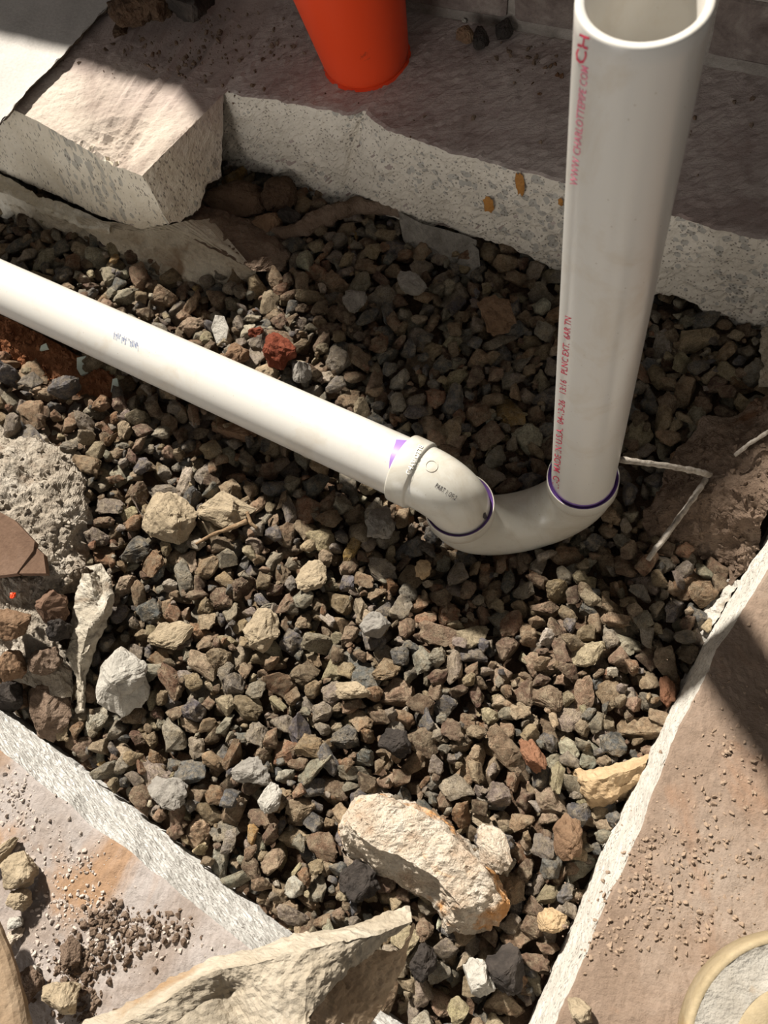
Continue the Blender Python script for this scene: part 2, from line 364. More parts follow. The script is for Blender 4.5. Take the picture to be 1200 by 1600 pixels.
simple_slab([(1330, 660), (1200, 888), (1127, 1004), (1060, 1140), (985, 1330), (930, 1455), (868, 1600), (830, 1690)],
            [(1290, 668, 0), (1200, 826, 0), (1150, 915, 0), (1098, 1006, 0), (1040, 1120, 0), (1000, 1205, 0), (940, 1330, 0), (885, 1470, 0), (828, 1602, 0), (795, 1690, 0)],
            np.array([.863, -.506, 0]), .42, MAT['floor_right'], 'brown dusty concrete slab along the right side with white sawn edge', 23)

# raised pale tile on the left slab
z1 = ZS + .011
ed = [(-60, 225), (8, 186), (14, 176), (45, 138), (85, 100), (120, 62), (150, 30), (175, 5), (230, -60)]
tt = resample([P(x, y, z1) for x, y in ed], 90); tb = resample([P(x, y, ZS) for x, y in ed], 90) + np.array([.003, -.002, 0])
tt += np.array([[.002 * fr(p, 90, 7), .002 * fr(p, 70, 8), 0] for p in tt])
ff = resample([np.array([-1.0, .9, z1]), np.array([-1.0, 1.2, z1]), np.array([-.7, 1.4, z1])], 90)
root = empty('floor_tile', tuple(P(60, 60, ZS)), 'pale raised floor tile with dark broken edge at the upper left corner', 'tile')
V, Fc = loft([tt, ff], 90, [40], amp=.0008, scale=30); mesh('tile_face', V, Fc, MAT['tile'], root)
V, Fc = loft([tb, tt], 90, [5], amp=.0025, scale=90); mesh('shade_edge', V, Fc, MAT['tileedge'], root, smooth=False)

# ------------------------------------------------------------------ soil under everything (structure)
R1, R2 = P(911, 745, .08), P(717, 788, .08)
CTRL = [(911, 860, -.012), (800, 880, -.012), (680, 860, -.006), (900, 640, -.008), (600, 450, .002), (500, 420, .01), (740, 450, .002), (1000, 560, .004), (1150, 560, .016),
        (200, 800, .032), (330, 800, .024), (120, 720, .040), (30, 620, .044), (110, 620, .040), (200, 660, .034), (300, 710, .026), (60, 520, .030), (400, 760, .014), (60, 400, .012), (250, 470, .006), (350, 480, .01), (150, 1000, .014), (300, 1000, .012),
        (500, 1000, .004), (700, 1000, 0), (950, 1000, .006), (1050, 1000, .012), (1000, 1150, .01), (900, 1250, .004), (650, 1350, -.002), (300, 1250, .0), (400, 1350, -.006), (750, 1520, -.02), (820, 1420, -.012), (560, 1400, -.004), (150, 1150, 0)]
CX = np.array([P(x, y, z) for x, y, z in CTRL])
def ground(x, y):
    d = (CX[:, 0] - x) ** 2 + (CX[:, 1] - y) ** 2 + 6e-4
    w_ = d ** -1.6
    return float((w_ * CX[:, 2]).sum() / w_.sum())
gx = np.linspace(-1.1, .8, 190); gy = np.linspace(-.3, 1.12, 150)
V = [(x, y, ground(x, y) - .022 + .004 * fr((x, y, 0), 30)) for y in gy for x in gx]
Fc = [(j * 190 + i, j * 190 + i + 1, (j + 1) * 190 + i + 1, (j + 1) * 190 + i) for j in range(149) for i in range(189)]
tag(mesh('ground', V, Fc, MAT['soil']), 'dark brown soil under the gravel in the cut trench', None, None, 'structure')

# ------------------------------------------------------------------ brick wall behind
wa = P(640, 22, ZS); wb = P(1200, 126, ZS); we = (wb - wa) / np.linalg.norm(wb - wa); wn = np.array([we[1], -we[0], 0])
def walltop(x):  # unseen top outline, shaped so the wall shades the trench
    return float(np.interp(x, [-.461, -.46, -.35, -.165, -.04, .0], [.45, .94, .92, .83, .735, .70]))
s0 = (-1.5 - wa[0]) / we[0]; s1 = (.62 - wa[0]) / we[0]; L = s1 - s0
org = wa + we * s0
prof = [0.0]
V = []; Fc = []
cs = [s for s in np.arange(0, L, .053)] + [L]
for s in cs:
    p = org + we * s; h = walltop(p[0])
    for dz in (ZS - .02, h - .004):
        for dd in (0, -.1): V.append(np.array([p[0], p[1], dz]) + wn * (dd - .004))
for i in range(len(cs) - 1):
    k = i * 4; Fc += [(k, k + 4, k + 6, k + 2), (k + 2, k + 6, k + 7, k + 3), (k + 1, k + 3, k + 7, k + 5)]
wall = mesh('wall_back', V, Fc, MAT['mortar'], smooth=False); tag(wall, 'sooty brick wall at the back above the dusty slab', None, None, 'structure')
bm = bmesh.new(); bmesh.ops.create_cube(bm, size=1)
bmesh.ops.bevel(bm, geom=bm.edges[:], offset=.03, segments=1, affect='EDGES')
for v in bm.verts: v.co = Vector((v.co.x * .2, v.co.y * .06, v.co.z * .066))
BR = [bpy.data.meshes.new('brick') for _ in range(3)]
for k, me in enumerate(BR):
    b2 = bm.copy(); bmesh.ops.subdivide_edges(b2, edges=[e for e in b2.edges if e.calc_length() > .03], cuts=2)
    for v in b2.verts: v.co += Vector((fr(v.co, 30, k), fr(v.co, 40, k + 7) * .9, fr(v.co, 30, k + 3))) * .002
    b2.to_mesh(me); me.materials.append(MAT['wallbrick'])
rotw = math.atan2(we[1], we[0])
for c in range(14):
    z = ZS + .012 + .038 + c * .076
    for k in range(int(L / .21) + 1):
        s = k * .21 + (.105 if c % 2 else 0) + .1
        p = org + we * s
        if s > L or z + .03 > min(walltop(p[0] - .09), walltop(p[0] + .09)): continue
        b = bpy.data.objects.new('brick', BR[(c * 5 + k) % 3]); COL.objects.link(b); b.parent = wall
        q = np.array([p[0], p[1], z]) - wn * (.028 + .003 * random.random()); b.location = Vector(q) - wall.location; b.rotation_euler = (random.uniform(-.02, .02), 0, rotw + random.uniform(-.015, .015))

# ------------------------------------------------------------------ PVC pipes
def decal_tris(obs):
    T = []
    dg = bpy.context.evaluated_depsgraph_get()
    vs = []; ps = []
    for ob in obs:
        off = len(vs); mw = Matrix.Translation(Vector(ob.location) + (Vector(ob.parent.location) if ob.parent else Vector()))
        vs += [mw @ v.co for v in ob.data.vertices]; ps += [tuple(i + off for i in p.vertices) for p in ob.data.polygons]
    return BVHTree.FromPolygons(vs, ps)
def hit(bvh, px, py, lift=.0002):
    d = Vector(ray(px, py)).normalized(); loc, nor, i, dist = bvh.ray_cast(Vector(EYE), d)
    if loc is None: return None
    if nor.dot(d) > 0: nor = -nor
    return np.array(loc + nor * lift)
def text_mesh(s, bold=.0):
    cu = bpy.data.curves.new('t', 'FONT'); cu.body = s; cu.size = 1; cu.resolution_u = 2; cu.offset = bold
    ob = bpy.data.objects.new('t', cu); COL.objects.link(ob)
    dg = bpy.context.evaluated_depsgraph_get(); me = bpy.data.meshes.new_from_object(ob.evaluated_get(dg))
    bmx = bmesh.new(); bmx.from_mesh(me); bmesh.ops.triangulate(bmx, faces=bmx.faces[:])
    V = np.array([v.co[:] for v in bmx.verts]); Fc = [tuple(v.index for v in f.verts) for f in bmx.faces]
    bmx.free(); bpy.data.objects.remove(ob); bpy.data.meshes.remove(me); bpy.data.curves.remove(cu)
    return V, Fc
def printed(name, s, p0, p1, hpx, bvh, m, parent, shear=0., bold=.012, lift=.0003, label=None, bend=0.):
    V, Fc = text_mesh(s, bold)
    x0, x1 = V[:, 0].min(), V[:, 0].max(); p0, p1 = np.array(p0, float), np.array(p1, float)
    dx = (p1 - p0) ; ln = np.linalg.norm(dx); u = dx / ln; up = np.array([u[1], -u[0]])
    out = []; ok = []
    for v in V:
        s_ = (v[0] - x0) / (x1 - x0); hh = v[1] / .72
        q = p0 + dx * s_ + up * hpx * hh + u * hpx * hh * shear + up * bend * 4 * s_ * (1 - s_)
        w3 = hit(bvh, q[0], q[1], lift); ok.append(w3 is not None); out.append(w3 if w3 is not None else np.zeros(3))
    Fc = [f for f in Fc if all(ok[i] for i in f)]
    use = sorted({i for f in Fc for i in f}); mp = {i: k for k, i in enumerate(use)}
    o = mesh(name, [out[i] for i in use], [tuple(mp[i] for i in f) for f in Fc], m, parent, smooth=False)
    if label: o['label'] = label
    return o
def ringmesh(c, axis, r0, r1, h0, h1, seg=64, jit=0.):
    ax = np.array(axis, float); ax /= np.linalg.norm(ax); a = np.array([1.0, 0, 0]) if abs(ax[0]) < .9 else np.array([0, 1.0, 0])
    e1 = np.cross(ax, a); e1 /= np.linalg.norm(e1); e2 = np.cross(ax, e1); V = []; Fc = []
    for k in range(seg):
        t_ = 2 * math.pi * k / seg; d = math.cos(t_) * e1 + math.sin(t_) * e2
        V += [c + d * r0 + ax * h0, c + d * r1 + ax * h1]
    for k in range(seg): Fc.append((2 * k, 2 * ((k + 1) % seg), 2 * ((k + 1) % seg) + 1, 2 * k + 1))
    return V, Fc

PR = .0302; HR = .0346; HI = .0318
up = np.array([0, 0, 1.0])
# trap bend: hub - U - hub
mid = (R1 + R2) / 2; hx = (R1 - R2) / np.linalg.norm(R1 - R2); br_ = np.linalg.norm(R1 - R2) / 2; zc = .058
path, rad = [], []
def add(p, r): path.append(np.array(p)); rad.append(r)
for z, r in ((.0735, PR + .0002), (.076, HI - .0004), (.0795, HI + .0016), (.0803, HR - .0007), (.0798, HR - .0001), (.0785, HR), (.062, HR), (.0595, HR - .0008), (.058, .0318)): add((R1[0], R1[1], z - .0 + 0), r)
for k in range(1, 40):
    a = math.pi * k / 40; q = mid + hx * br_ * math.cos(a); add((q[0], q[1], zc - br_ * math.sin(a) * 1.0), .0318)
for z, r in ((.058, .0318), (.0595, HR - .0008), (.062, HR), (.0785, HR), (.0798, HR - .0001), (.0803, HR - .0007), (.0795, HI + .0016), (.076, HI - .0004), (.0735, PR + .0002)): add((R2[0], R2[1], z), r)
def sweep_hub(path, rad, tang, seg=64):
    p = np.array(path); T = np.array(tang); V = []; Fc = []
    side = np.cross(hx, up); side /= np.linalg.norm(side)
    for i in range(len(p)):
        nrm = np.cross(side, T[i])
        for k in range(seg):
            a = 2 * math.pi * k / seg; V.append(p[i] + rad[i] * (math.cos(a) * side + math.sin(a) * nrm))
    for i in range(len(p) - 1):
        for k in range(seg):
            k2 = (k + 1) % seg; Fc.append((i * seg + k, i * seg + k2, (i + 1) * seg + k2, (i + 1) * seg + k))
    return V, Fc
tang = [-up] * 9 + [-(hx * math.sin(math.pi * k / 40) + up * math.cos(math.pi * k / 40)) for k in range(1, 40)] + [up] * 9
trap = empty('trap_bend', tuple(mid * np.array([1, 1, 0]) + np.array([0, 0, -.03])), 'off-white U-shaped drain trap bend sunk in the shaded gravel', 'pipe fitting')
V, Fc = sweep_hub(path, rad, tang); tb_ = mesh('bend_body', V, Fc, MAT['fitting'], trap)
for q in (R1, R2):
    V, Fc = ringmesh(q, up, PR - .0008, HI + .0019, -.0045, -.0002); o = mesh('primer_ring', V, Fc, MAT['purple'], trap); o['label'] = 'purple primer ring in the hub mouth'
bv = decal_tris([tb_])

# standpipe
ztop = .5965
stand = empty('drain_standpipe', (R1[0], R1[1], .06), 'upright white drain pipe with red lettering rising from the trap', 'pipe')
pa = []; ra = []
for z in np.linspace(.062, ztop - .0012, 60): pa.append((R1[0], R1[1], z)); ra.append(PR)
for z, r in ((ztop - .0002, PR - .0006), (ztop, PR - .0014), (ztop, PR - .0040), (ztop - .001, PR - .0046), (ztop - .2, PR - .0046), (ztop - .4, PR - .0046)): pa.append((R1[0], R1[1], z)); ra.append(r)
V = []; Fc = []; sg = 72
for (x, y, z), r in zip(pa, ra):
    for k in range(sg): V.append((x + r * math.cos(2 * math.pi * k / sg), y + r * math.sin(2 * math.pi * k / sg), z))
for i in range(len(pa) - 1):
    for k in range(sg): Fc.append((i * sg + k, i * sg + (k + 1) % sg, (i + 1) * sg + (k + 1) % sg, (i + 1) * sg + k))
sp_ = mesh('pipe_body', V, Fc, MAT['pipe'], stand)
bs = decal_tris([sp_])
printed('red_lettering', 'I/I-D  MADE IN U.S.A.  04-13-26   13:16   PLNC EXT.  6AR TN', (873, 764), (893, 497), 10.5, bs, MAT['redink'], stand, .35, .004, label='red date and origin print along the pipe')
printed('pink_lettering', 'WWW CHARLOTTEPIPE COM', (902, 292), (920, 106), 12, bs, MAT['pinkink'], stand, .35, .004, label='faded pink web address print near the pipe mouth')
printed('pink_lettering', 'CH', (914, 102), (922, 58), 17, bs, MAT['redink'], stand, .2, label='red letters at the pipe mouth')

bnd = []
for k in range(97):
    a = 2 * math.pi * k / 96; hgt = .0822 + .0012 * fr((math.cos(a), math.sin(a), 0), 2.2, 4)
    bnd.append([(R1[0] + (PR + .0002) * math.cos(a), R1[1] + (PR + .0002) * math.sin(a), z) for z in (.075, .079, hgt)])
mesh('primer_band', [q for b_ in bnd for q in b_], [(3 * k + j, 3 * k + 3 + j, 3 * k + 4 + j, 3 * k + 1 + j) for k in range(96) for j in range(2)], MAT['lilac'], stand)['label'] = 'lilac primer band at the foot of the pipe'
# trap elbow (part 1 of 2) and horizontal arm
pe = P(0, 447, .072); hd = pe - np.array([R2[0], R2[1], .108]); hd3 = hd / np.linalg.norm(hd)
hdh = np.array([hd[0], hd[1], 0]); hdh /= np.linalg.norm(hdh)
eb = .036; ez = .107
elbow = empty('trap_elbow', (R2[0], R2[1], .06), 'off-white trap elbow marked PART 1 OF 2 joining the bend and the long pipe', 'pipe fitting')
E_p = []; E_r = []; E_t = []
for z in (.060, .064): E_p.append(np.array([R2[0], R2[1], z])); E_r.append(PR); E_t.append(up)
ctr = np.array([R2[0], R2[1], ez - eb]) + hdh * eb
for k in range(0, 31):
    a = math.pi / 2 * k / 30
    E_p.append(ctr - hdh * eb * math.cos(a) + up * eb * math.sin(a)); E_r.append(PR + .0004 + .0008 * k / 30); E_t.append(hdh * math.sin(a) + up * math.cos(a))
for s, r in ((.0375, .0314), (.0385, .0316), (.0392, .0322), (.0400, HR - .0006), (.0412, HR), (.0585, HR), (.0598, HR - .0004), (.0605, HR - .0014), (.0605, HI + .0005), (.0595, HI), (.055, HI)):
    E_p.append(np.array([R2[0], R2[1], ez]) + hdh * s); E_r.append(r); E_t.append(hdh)
V = []; Fc = []; sg = 64; sd_ = np.cross(up, hdh)
for p, r, T in zip(E_p, E_r, E_t):
    nn = np.cross(T, sd_)
    for k in range(sg): V.append(p + r * (math.cos(2 * math.pi * k / sg) * sd_ + math.sin(2 * math.pi * k / sg) * nn))
for i in range(len(E_p) - 1):
    for k in range(sg): Fc.append((i * sg + k, i * sg + (k + 1) % sg, (i + 1) * sg + (k + 1) % sg, (i + 1) * sg + k))
eo = mesh('elbow_body', V, Fc, MAT['fitting'], elbow); be = decal_tris([eo])
printed('part_lettering', 'PART 1 OF 2', (679, 761), (711, 782), 8, be, MAT['blackink'], elbow, 0, .0, label='small black print PART 1 OF 2')
printed('raised_lettering', 'CHARLOTTE', (640, 742), (661, 698), 7, be, MAT['emboss'], elbow, 0, .02, .0009, label='raised lettering on the hub')
rg = []
for rr in (8.2, 10.2):
    rg.append([hit(be, 674 + rr * math.cos(a) * 1.0, 728 + rr * math.sin(a) * .95, .0006) for a in np.linspace(0, 2 * math.pi, 25)[:-1]])
mesh('mould_mark', rg[0] + rg[1], [(i, (i + 1) % 24, 24 + (i + 1) % 24, 24 + i) for i in range(24)], MAT['fitting'], elbow)
ti = [hit(be, x, y, .0004) for x, y in [(755, 802), (758, 800), (761, 808), (757, 812), (754, 808)]]
if all(q is not None for q in ti): mesh('ink_mark', ti, [(0, 1, 2, 3, 4)], MAT['blackink'], elbow, smooth=False)
arm = empty('drain_arm_pipe', tuple(np.array([R2[0], R2[1], 0]) + hdh * .3), 'long white drain pipe running from the elbow to the left edge', 'pipe')
A0 = np.array([R2[0], R2[1], ez]) + hdh * .050
A1 = A0 + (pe - A0) * 1.16
V, Fc = sweep(np.array([A0 + (A1 - A0) * t_ for t_ in np.linspace(0, 1, 60)]), PR, 72); ao_ = mesh('pipe_body', V, Fc, MAT['pipe'], arm); ba = decal_tris([ao_])
# primer patch beside the hub, irregular edge
rows = []
for i, s in enumerate(np.linspace(0, 1, 16)):
    y0 = 677 + s * 74
    xl = 621 - 17 * s ** .8 + 1.5 * math.sin(9 * s); xr = xl + 30 - 14 * s
    rows.append([hit(ba, xl + (xr + 6 - xl) * t_, y0 + t_ * 3, .0003) for t_ in np.linspace(0, 1, 6)])
rows = [r for r in rows if all(q is not None for q in r)]
mesh('primer_patch', [q for r in rows for q in r], [(i * 6 + j, i * 6 + j + 1, i * 6 + 7 + j, i * 6 + 6 + j) for i in range(len(rows) - 1) for j in range(5)], MAT['lilac'], arm)['label'] = 'lilac primer smear beside the hub'
V, Fc = [], []
random.seed(3)
for k in range(34):      # dot-matrix code printed on top of the pipe
    s = k / 33; x = 178 + 38 * s; y = 517 + 19 * s
    if random.random() < .12: continue
    h = random.choice((9, 10, 6, 4)); wd = random.choice((.5, .8))
    y0 = y + random.choice((0, 0, 3))
    q = [hit(ba, x + a_, y0 + b_) for a_, b_ in ((0, 0), (wd, .3), (wd - h * .12 + .8, h + .3), (-h * .12 + .8, h))]
    V += q; n4 = len(V) - 4; Fc.append((n4, n4 + 1, n4 + 2, n4 + 3))
mesh('printed_code', V, Fc, MAT['blueink'], arm, smooth=False)['label'] = 'small blue-black ink code'
for (x0, y0, x1, y1) in ((100, 466, 142, 486), (264, 544, 314, 570)):
    dx, dy = x1 - x0, y1 - y0; q = []
    for s in np.linspace(0, 1, 9):
        wv = 1.3 * math.sin(math.pi * s); q += [hit(ba, x0 + dx * s, y0 + dy * s - wv), hit(ba, x0 + dx * s, y0 + dy * s + wv)]
    mesh('scuff_mark', q, [(2 * i, 2 * i + 2, 2 * i + 3, 2 * i + 1) for i in range(8)], MAT['scuff'], arm)

# ------------------------------------------------------------------ red tapered plastic tube on the back slab
bc = P(573, 92, ZS); red = empty('plastic_cone', tuple(bc), 'red-orange tapered plastic cone standing narrow end down on the back slab', 'cone')
r0 = .0485; lean = np.array([-.004, .0, 0])
prof = [(0.0, .000), (r0 * .9, .000), (r0 * .97, .0015), (r0, .006)] + [(r0 + z * .11, z) for z in np.linspace(.012, .15, 16)] + [(r0 + .15 * .11 - .003, .152), (r0 + .15 * .11 - .005, .15), (r0 - .004, .01)]
V = []; Fc = []; sg = 64
for r, z in prof:
    for k in range(sg):
        a = 2 * math.pi * k / sg; V.append(bc + np.array([r * math.cos(a), r * math.sin(a), z]) + lean * z / .1)
for i in range(len(prof) - 1):
    for k in range(sg): Fc.append((i * sg + k, i * sg + (k + 1) % sg, (i + 1) * sg + (k + 1) % sg, (i + 1) * sg + k))
mesh('cone_body', V, Fc, MAT['red'], red)
V, Fc = ringmesh(bc, up, r0 * .96, r0 + .0022, .0022, .0006, 64); V = [np.array(v) + np.array([0, 0, .0006 * fr(v, 200)]) for v in V]
mesh('base_flash', V, Fc, MAT['red'], red)

# ------------------------------------------------------------------ rocks
def hull_stone(seed, n=14, sub=2, amp=.07, fine=.03, axes=(1.25, 1, .72)):
    r = np.random.default_rng(seed); bm = bmesh.new()
    for _ in range(n):
        v = r.normal(size=3); v /= np.linalg.norm(v); v *= r.uniform(.86, 1.08); bm.verts.new(v * np.array(axes))
    res = bmesh.ops.convex_hull(bm, input=bm.verts[:]); bmesh.ops.delete(bm, geom=[g for g in res['geom_interior'] if isinstance(g, bmesh.types.BMVert)], context='VERTS')
    bmesh.ops.dissolve_limit(bm, angle_limit=.22, verts=bm.verts[:], edges=bm.edges[:])
    bmesh.ops.bevel(bm, geom=bm.edges[:] , offset=.09, segments=1, affect='EDGES', clamp_overlap=True)
    bmesh.ops.triangulate(bm, faces=bm.faces[:])
    if sub: bmesh.ops.subdivide_edges(bm, edges=bm.edges[:], cuts=sub, use_grid_fill=True)
    bmesh.ops.triangulate(bm, faces=bm.faces[:])
    V = np.array([v.co[:] for v in bm.verts]); bm.verts.index_update(); Fc = np.array([[v.index for v in f.verts] for f in bm.faces]); bm.free()
    for i in range(len(V)):
        V[i] *= 1 + amp * fr(V[i], 1.3, seed * .37, 3) + fine * fr(V[i], 4., seed * .11, 4)
    return V, Fc
def rotm(rx, ry, rz):
    return np.array(Matrix.Rotation(rz, 3, 'Z') @ Matrix.Rotation(ry, 3, 'Y') @ Matrix.Rotation(rx, 3, 'X'))
def rock(name, label, cat, px, py, z, wpx, hpx, th, m, ang=0., seed=1, group=None, n=24, amp=.16, sub=4, tilt=(0, 0), fine=.10):
    """rock whose outline spans about wpx x hpx pixels; th its thickness in metres, z its underside"""
    c = P(px, py, z + th / 2); sc = (CH - c[2]) / (-ray(px, py)[2]) / F
    V, Fc = hull_stone(seed, n, sub, amp, fine, (1, 1, 1))
    V = V * np.array([wpx * sc / 2, hpx * sc / 2 * 1.12, th / 2]) @ rotm(tilt[0], tilt[1], math.radians(ang)).T + c
    return tag(mesh(name, V, [tuple(f) for f in Fc], MAT[m], smooth=False), label, cat, group)

# ------------------------------------------------------------------ gravel
T_BL = (np.array([-.551, .168]), np.array([-.226, -.055])); T_R = (np.array([-.008, -.115]), np.array([.254, .322]))
nBL = np.array([.565, .825]); nR = np.array([-.858, .514]); n02 = n0[:2]
trap_pts = np.array([p for p in path]); pipe_ax = (A0, A1)
def inside(x, y, r):
    q = np.array([x, y])
    if (q - T_BL[0]) @ nBL < r * .9 or (q - T_R[0]) @ nR < r * .9: return False
    if (q - a0[:2]) @ n02 < -.05: return False
    return x > -.82 and y > -.2
EXC = [np.array([P(px, py, z)[:2] for px, py in pl]) for pl, z in (
    ([(-80, 465), (0, 488), (205, 600), (160, 632), (90, 600), (0, 556), (-80, 540)], .03),
    ([(-100, 660), (60, 690), (104, 740), (104, 820), (112, 870), (100, 930), (104, 1085), (-100, 1060)], .03),
    ([(1260, 610), (1160, 660), (1090, 690), (1050, 770), (1035, 815), (1090, 855), (1150, 890), (1240, 800)], .02))]
def inpoly(x, y, pl):
    c = False; j = len(pl) - 1
    for i in range(len(pl)):
        if (pl[i][1] > y) != (pl[j][1] > y) and x < (pl[j][0] - pl[i][0]) * (y - pl[i][1]) / (pl[j][1] - pl[i][1]) + pl[i][0]: c = not c
        j = i
    return c
def blocked(x, y, z, r):
    if any(inpoly(x, y, pl) for pl in EXC): return True
    d = np.linalg.norm(trap_pts - np.array([x, y, z]), axis=1) - np.array(rad); 
    if d.min() < r * .75: return True
    t_ = np.clip(((np.array([x, y, z]) - A0) @ (A1 - A0)) / ((A1 - A0) @ (A1 - A0)), 0, 1)
    if np.linalg.norm(np.array([x, y, z]) - A0 - (A1 - A0) * t_) < PR + r * .75: return True
    if math.hypot(x - R1[0], y - R1[1]) < PR + r * .8 and z > .02: return True
    return False
KEEP = []   # (centre px, radius m) where bigger things lie: stones keep clear above them
BIG = [(655, 1350, .075), (225, 990, 0), ]
cell = .034; grid = {}
ST = []
def near(x, y):
    i, j = int(math.floor(x / cell)), int(math.floor(y / cell))
    for a in (-1, 0, 1):
        for b in (-1, 0, 1):
            for s in grid.get((i + a, j + b), ()): yield s
def settle(x, y, r):
    z = ground(x, y) - .022 + r * .5
    for (sx, sy, sz, sr) in near(x, y):
        d2 = (sx - x) ** 2 + (sy - y) ** 2; rr = (sr + r) ** 2
        if d2 < rr: z = max(z, sz + math.sqrt(rr - d2))
    return z
def deposit(N, rfun, tries, ceil):
    for _ in range(N):
        r = rfun(); re = r * .67
        bx, by = random.uniform(-.82, .33), random.uniform(-.19, .92); best = None
        for _k in range(tries):
            x, y = bx + random.uniform(-.03, .03), by + random.uniform(-.03, .03)
            if not inside(x, y, r): continue
            z = settle(x, y, re)
            if best is None or z < best[2]: best = (x, y, z)
        if best is None: continue
        x, y, z = best
        if z + re > ground(x, y) + ceil or blocked(x, y, z, r): continue
        grid.setdefault((int(math.floor(x / cell)), int(math.floor(y / cell))), []).append((x, y, z, re)); ST.append((x, y, z, r))
random.seed(11)
deposit(9000, lambda: min(.0195, max(.0082, random.lognormvariate(math.log(.0122), .24))), 5, .012)
deposit(5200, lambda: random.uniform(.0034, .0072), 3, .007)
ST = np.array(ST)
PAL = [((176, 164, 148), 'grey', 26), ((130, 127, 125), 'dark grey', 18), ((180, 153, 124), 'brown', 30), ((172, 133, 103), 'rust-brown', 8), ((204, 184, 152), 'tan', 15), ((220, 210, 190), 'pale', 4), ((142, 116, 96), 'dark brown', 18), ((212, 174, 112), 'ochre', 0.8)]
pw = np.array([p[2] for p in PAL]); pw = pw / pw.sum()
kind = rng.choice(len(PAL), size=len(ST), p=pw)
colr = np.array([lin(PAL[k][0]) for k in kind]) * rng.uniform(.75, 1.25, (len(ST), 1)) * rng.uniform(.94, 1.06, (len(ST), 3))
# which stones show: splat discs into a coarse depth buffer
def project(p):
    c = ROT.T @ (p - EYE); return 600 + F * c[0] / -c[2], 800 - F * c[1] / -c[2], -c[2]
W4, H4 = 300, 400; zb = np.full((H4, W4), 9.0); ib = np.full((H4, W4), -1)
for i, (x, y, z, r) in enumerate(ST):
    px, py, dz = project(np.array([x, y, z])); px /= 4; py /= 4; rp = r * F / dz / 4 * .95
    x0, x1, y0, y1 = int(max(0, px - rp)), int(min(W4 - 1, px + rp)), int(max(0, py - rp)), int(min(H4 - 1, py + rp))
    if x1 < x0 or y1 < y0: continue
    yy, xx = np.mgrid[y0:y1 + 1, x0:x1 + 1]; d2 = ((xx - px) ** 2 + (yy - py) ** 2) / rp ** 2
    zz = dz - r * np.sqrt(np.clip(1 - d2, 0, 1)); mk = (d2 < 1) & (zz < zb[y0:y1 + 1, x0:x1 + 1])
    zb[y0:y1 + 1, x0:x1 + 1][mk] = zz[mk]; ib[y0:y1 + 1, x0:x1 + 1][mk] = i
# solids standing in front hide stones
hide = decal_tris([tb_, sp_, eo, ao_])
for j in range(0, H4, 2):
    for i in range(0, W4, 2):
        if ib[j, i] >= 0 and hide.ray_cast(Vector(EYE), Vector(ray(i * 4 + 2, j * 4 + 2)))[0] is not None: ib[j:j + 2, i:i + 2] = -1
cnt = np.bincount(ib[ib >= 0].ravel(), minlength=len(ST)).astype(float)
order = [i for i in np.argsort(-cnt) if ST[i][3] > .0062]
single = set(order[:300])
WORD_ = {'grey': 'mid grey', 'dark grey': 'slate grey', 'brown': 'earthy brown', 'rust-brown': 'rust-brown', 'tan': 'dusty tan', 'pale': 'pale whitish', 'dark brown': 'dark brown', 'ochre': 'yellow ochre'}
PROT = [hull_stone(100 + k, 13 + k % 6, 3, .15, .10, ((1.30, .98, .74), (1.15, 1.0, .82), (1.45, .9, .68), (1.2, 1.05, .6))[k % 4]) for k in range(18)]
LITE = [hull_stone(200 + k, 11, 0, .07, .05, ((1.30, .98, .74), (1.15, 1.0, .82), (1.45, .9, .68))[k % 3]) for k in range(14)]
SME = []
for V, Fc in PROT:
    me = bpy.data.meshes.new('crushed_stone'); me.from_pydata(V.tolist(), [], Fc.tolist()); me.materials.append(MAT['stone']); SME.append(me)
LMK = [('large pale mortar chunk', 655, 1345), ('white concrete lump', 190, 1062), ('large sandy lump', 258, 808), ('cracked tan lump', 350, 798), ('cloth strip', 140, 980), ('trap bend', 800, 835), ('upright pipe', 930, 640),
       ('trap elbow', 680, 760), ('tip of the plastic sheet', 640, 1425), ('sandy mortar tongue', 950, 1225), ('red brick fragment', 435, 551), ('straight wire stub', 1045, 820), ('grey block-shaped stone', 586, 978), ('yellow-orange pebble', 661, 890),
       ('smooth mortar sheet', 695, 380), ('flat cream stone', 264, 992), ('pale yellow flat stone', 487, 902), ('big brown stone by the pipe', 776, 490), ('slate-blue oval stone', 618, 1160), ('triangular mortar chunk', 772, 1326), ('two-faced grey stone', 264, 1240),
       ('lower glass shard', 180, 602), ('dirt bank', 1080, 800), ('long brown stone', 368, 672), ('long tan stone', 550, 1080), ('bright orange stone', 1042, 1080), ('ink code on the pipe', 196, 526), ('mortar footing', 300, 440), ('pale smooth stone', 748, 1532), ('reddish long stone', 830, 1180)]
SEC = ['right of', 'below right of', 'below', 'below left of', 'left of', 'above left of', 'above', 'above right of']
ORD = ['', ', second nearest', ', third nearest', ', fourth nearest', ', fifth nearest', ', sixth nearest', ', seventh nearest', ', eighth nearest', ', ninth nearest', ', tenth nearest']
TXT, seen_ = {}, {}
cand = []
for i in single:
    px, py, _d = project(ST[i][:3]); ds = [math.hypot(px - q[1], py - q[2]) for q in LMK]; k = int(np.argmin(ds))
    sec = SEC[int(round(math.atan2(py - LMK[k][2], px - LMK[k][1]) / (math.pi / 4))) % 8]; cand.append((ds[k], i, (PAL[kind[i]][1], k, sec)))
for _d, i, key in sorted(cand):
    q = seen_.get(key, 0); seen_[key] = q + 1
    TXT[i] = WORD_[key[0]] + ' crushed stone ' + key[2] + ' the ' + LMK[key[1]][0] + ORD[min(q, 9)]
BV, BF, BC, off = [], [], [], 0
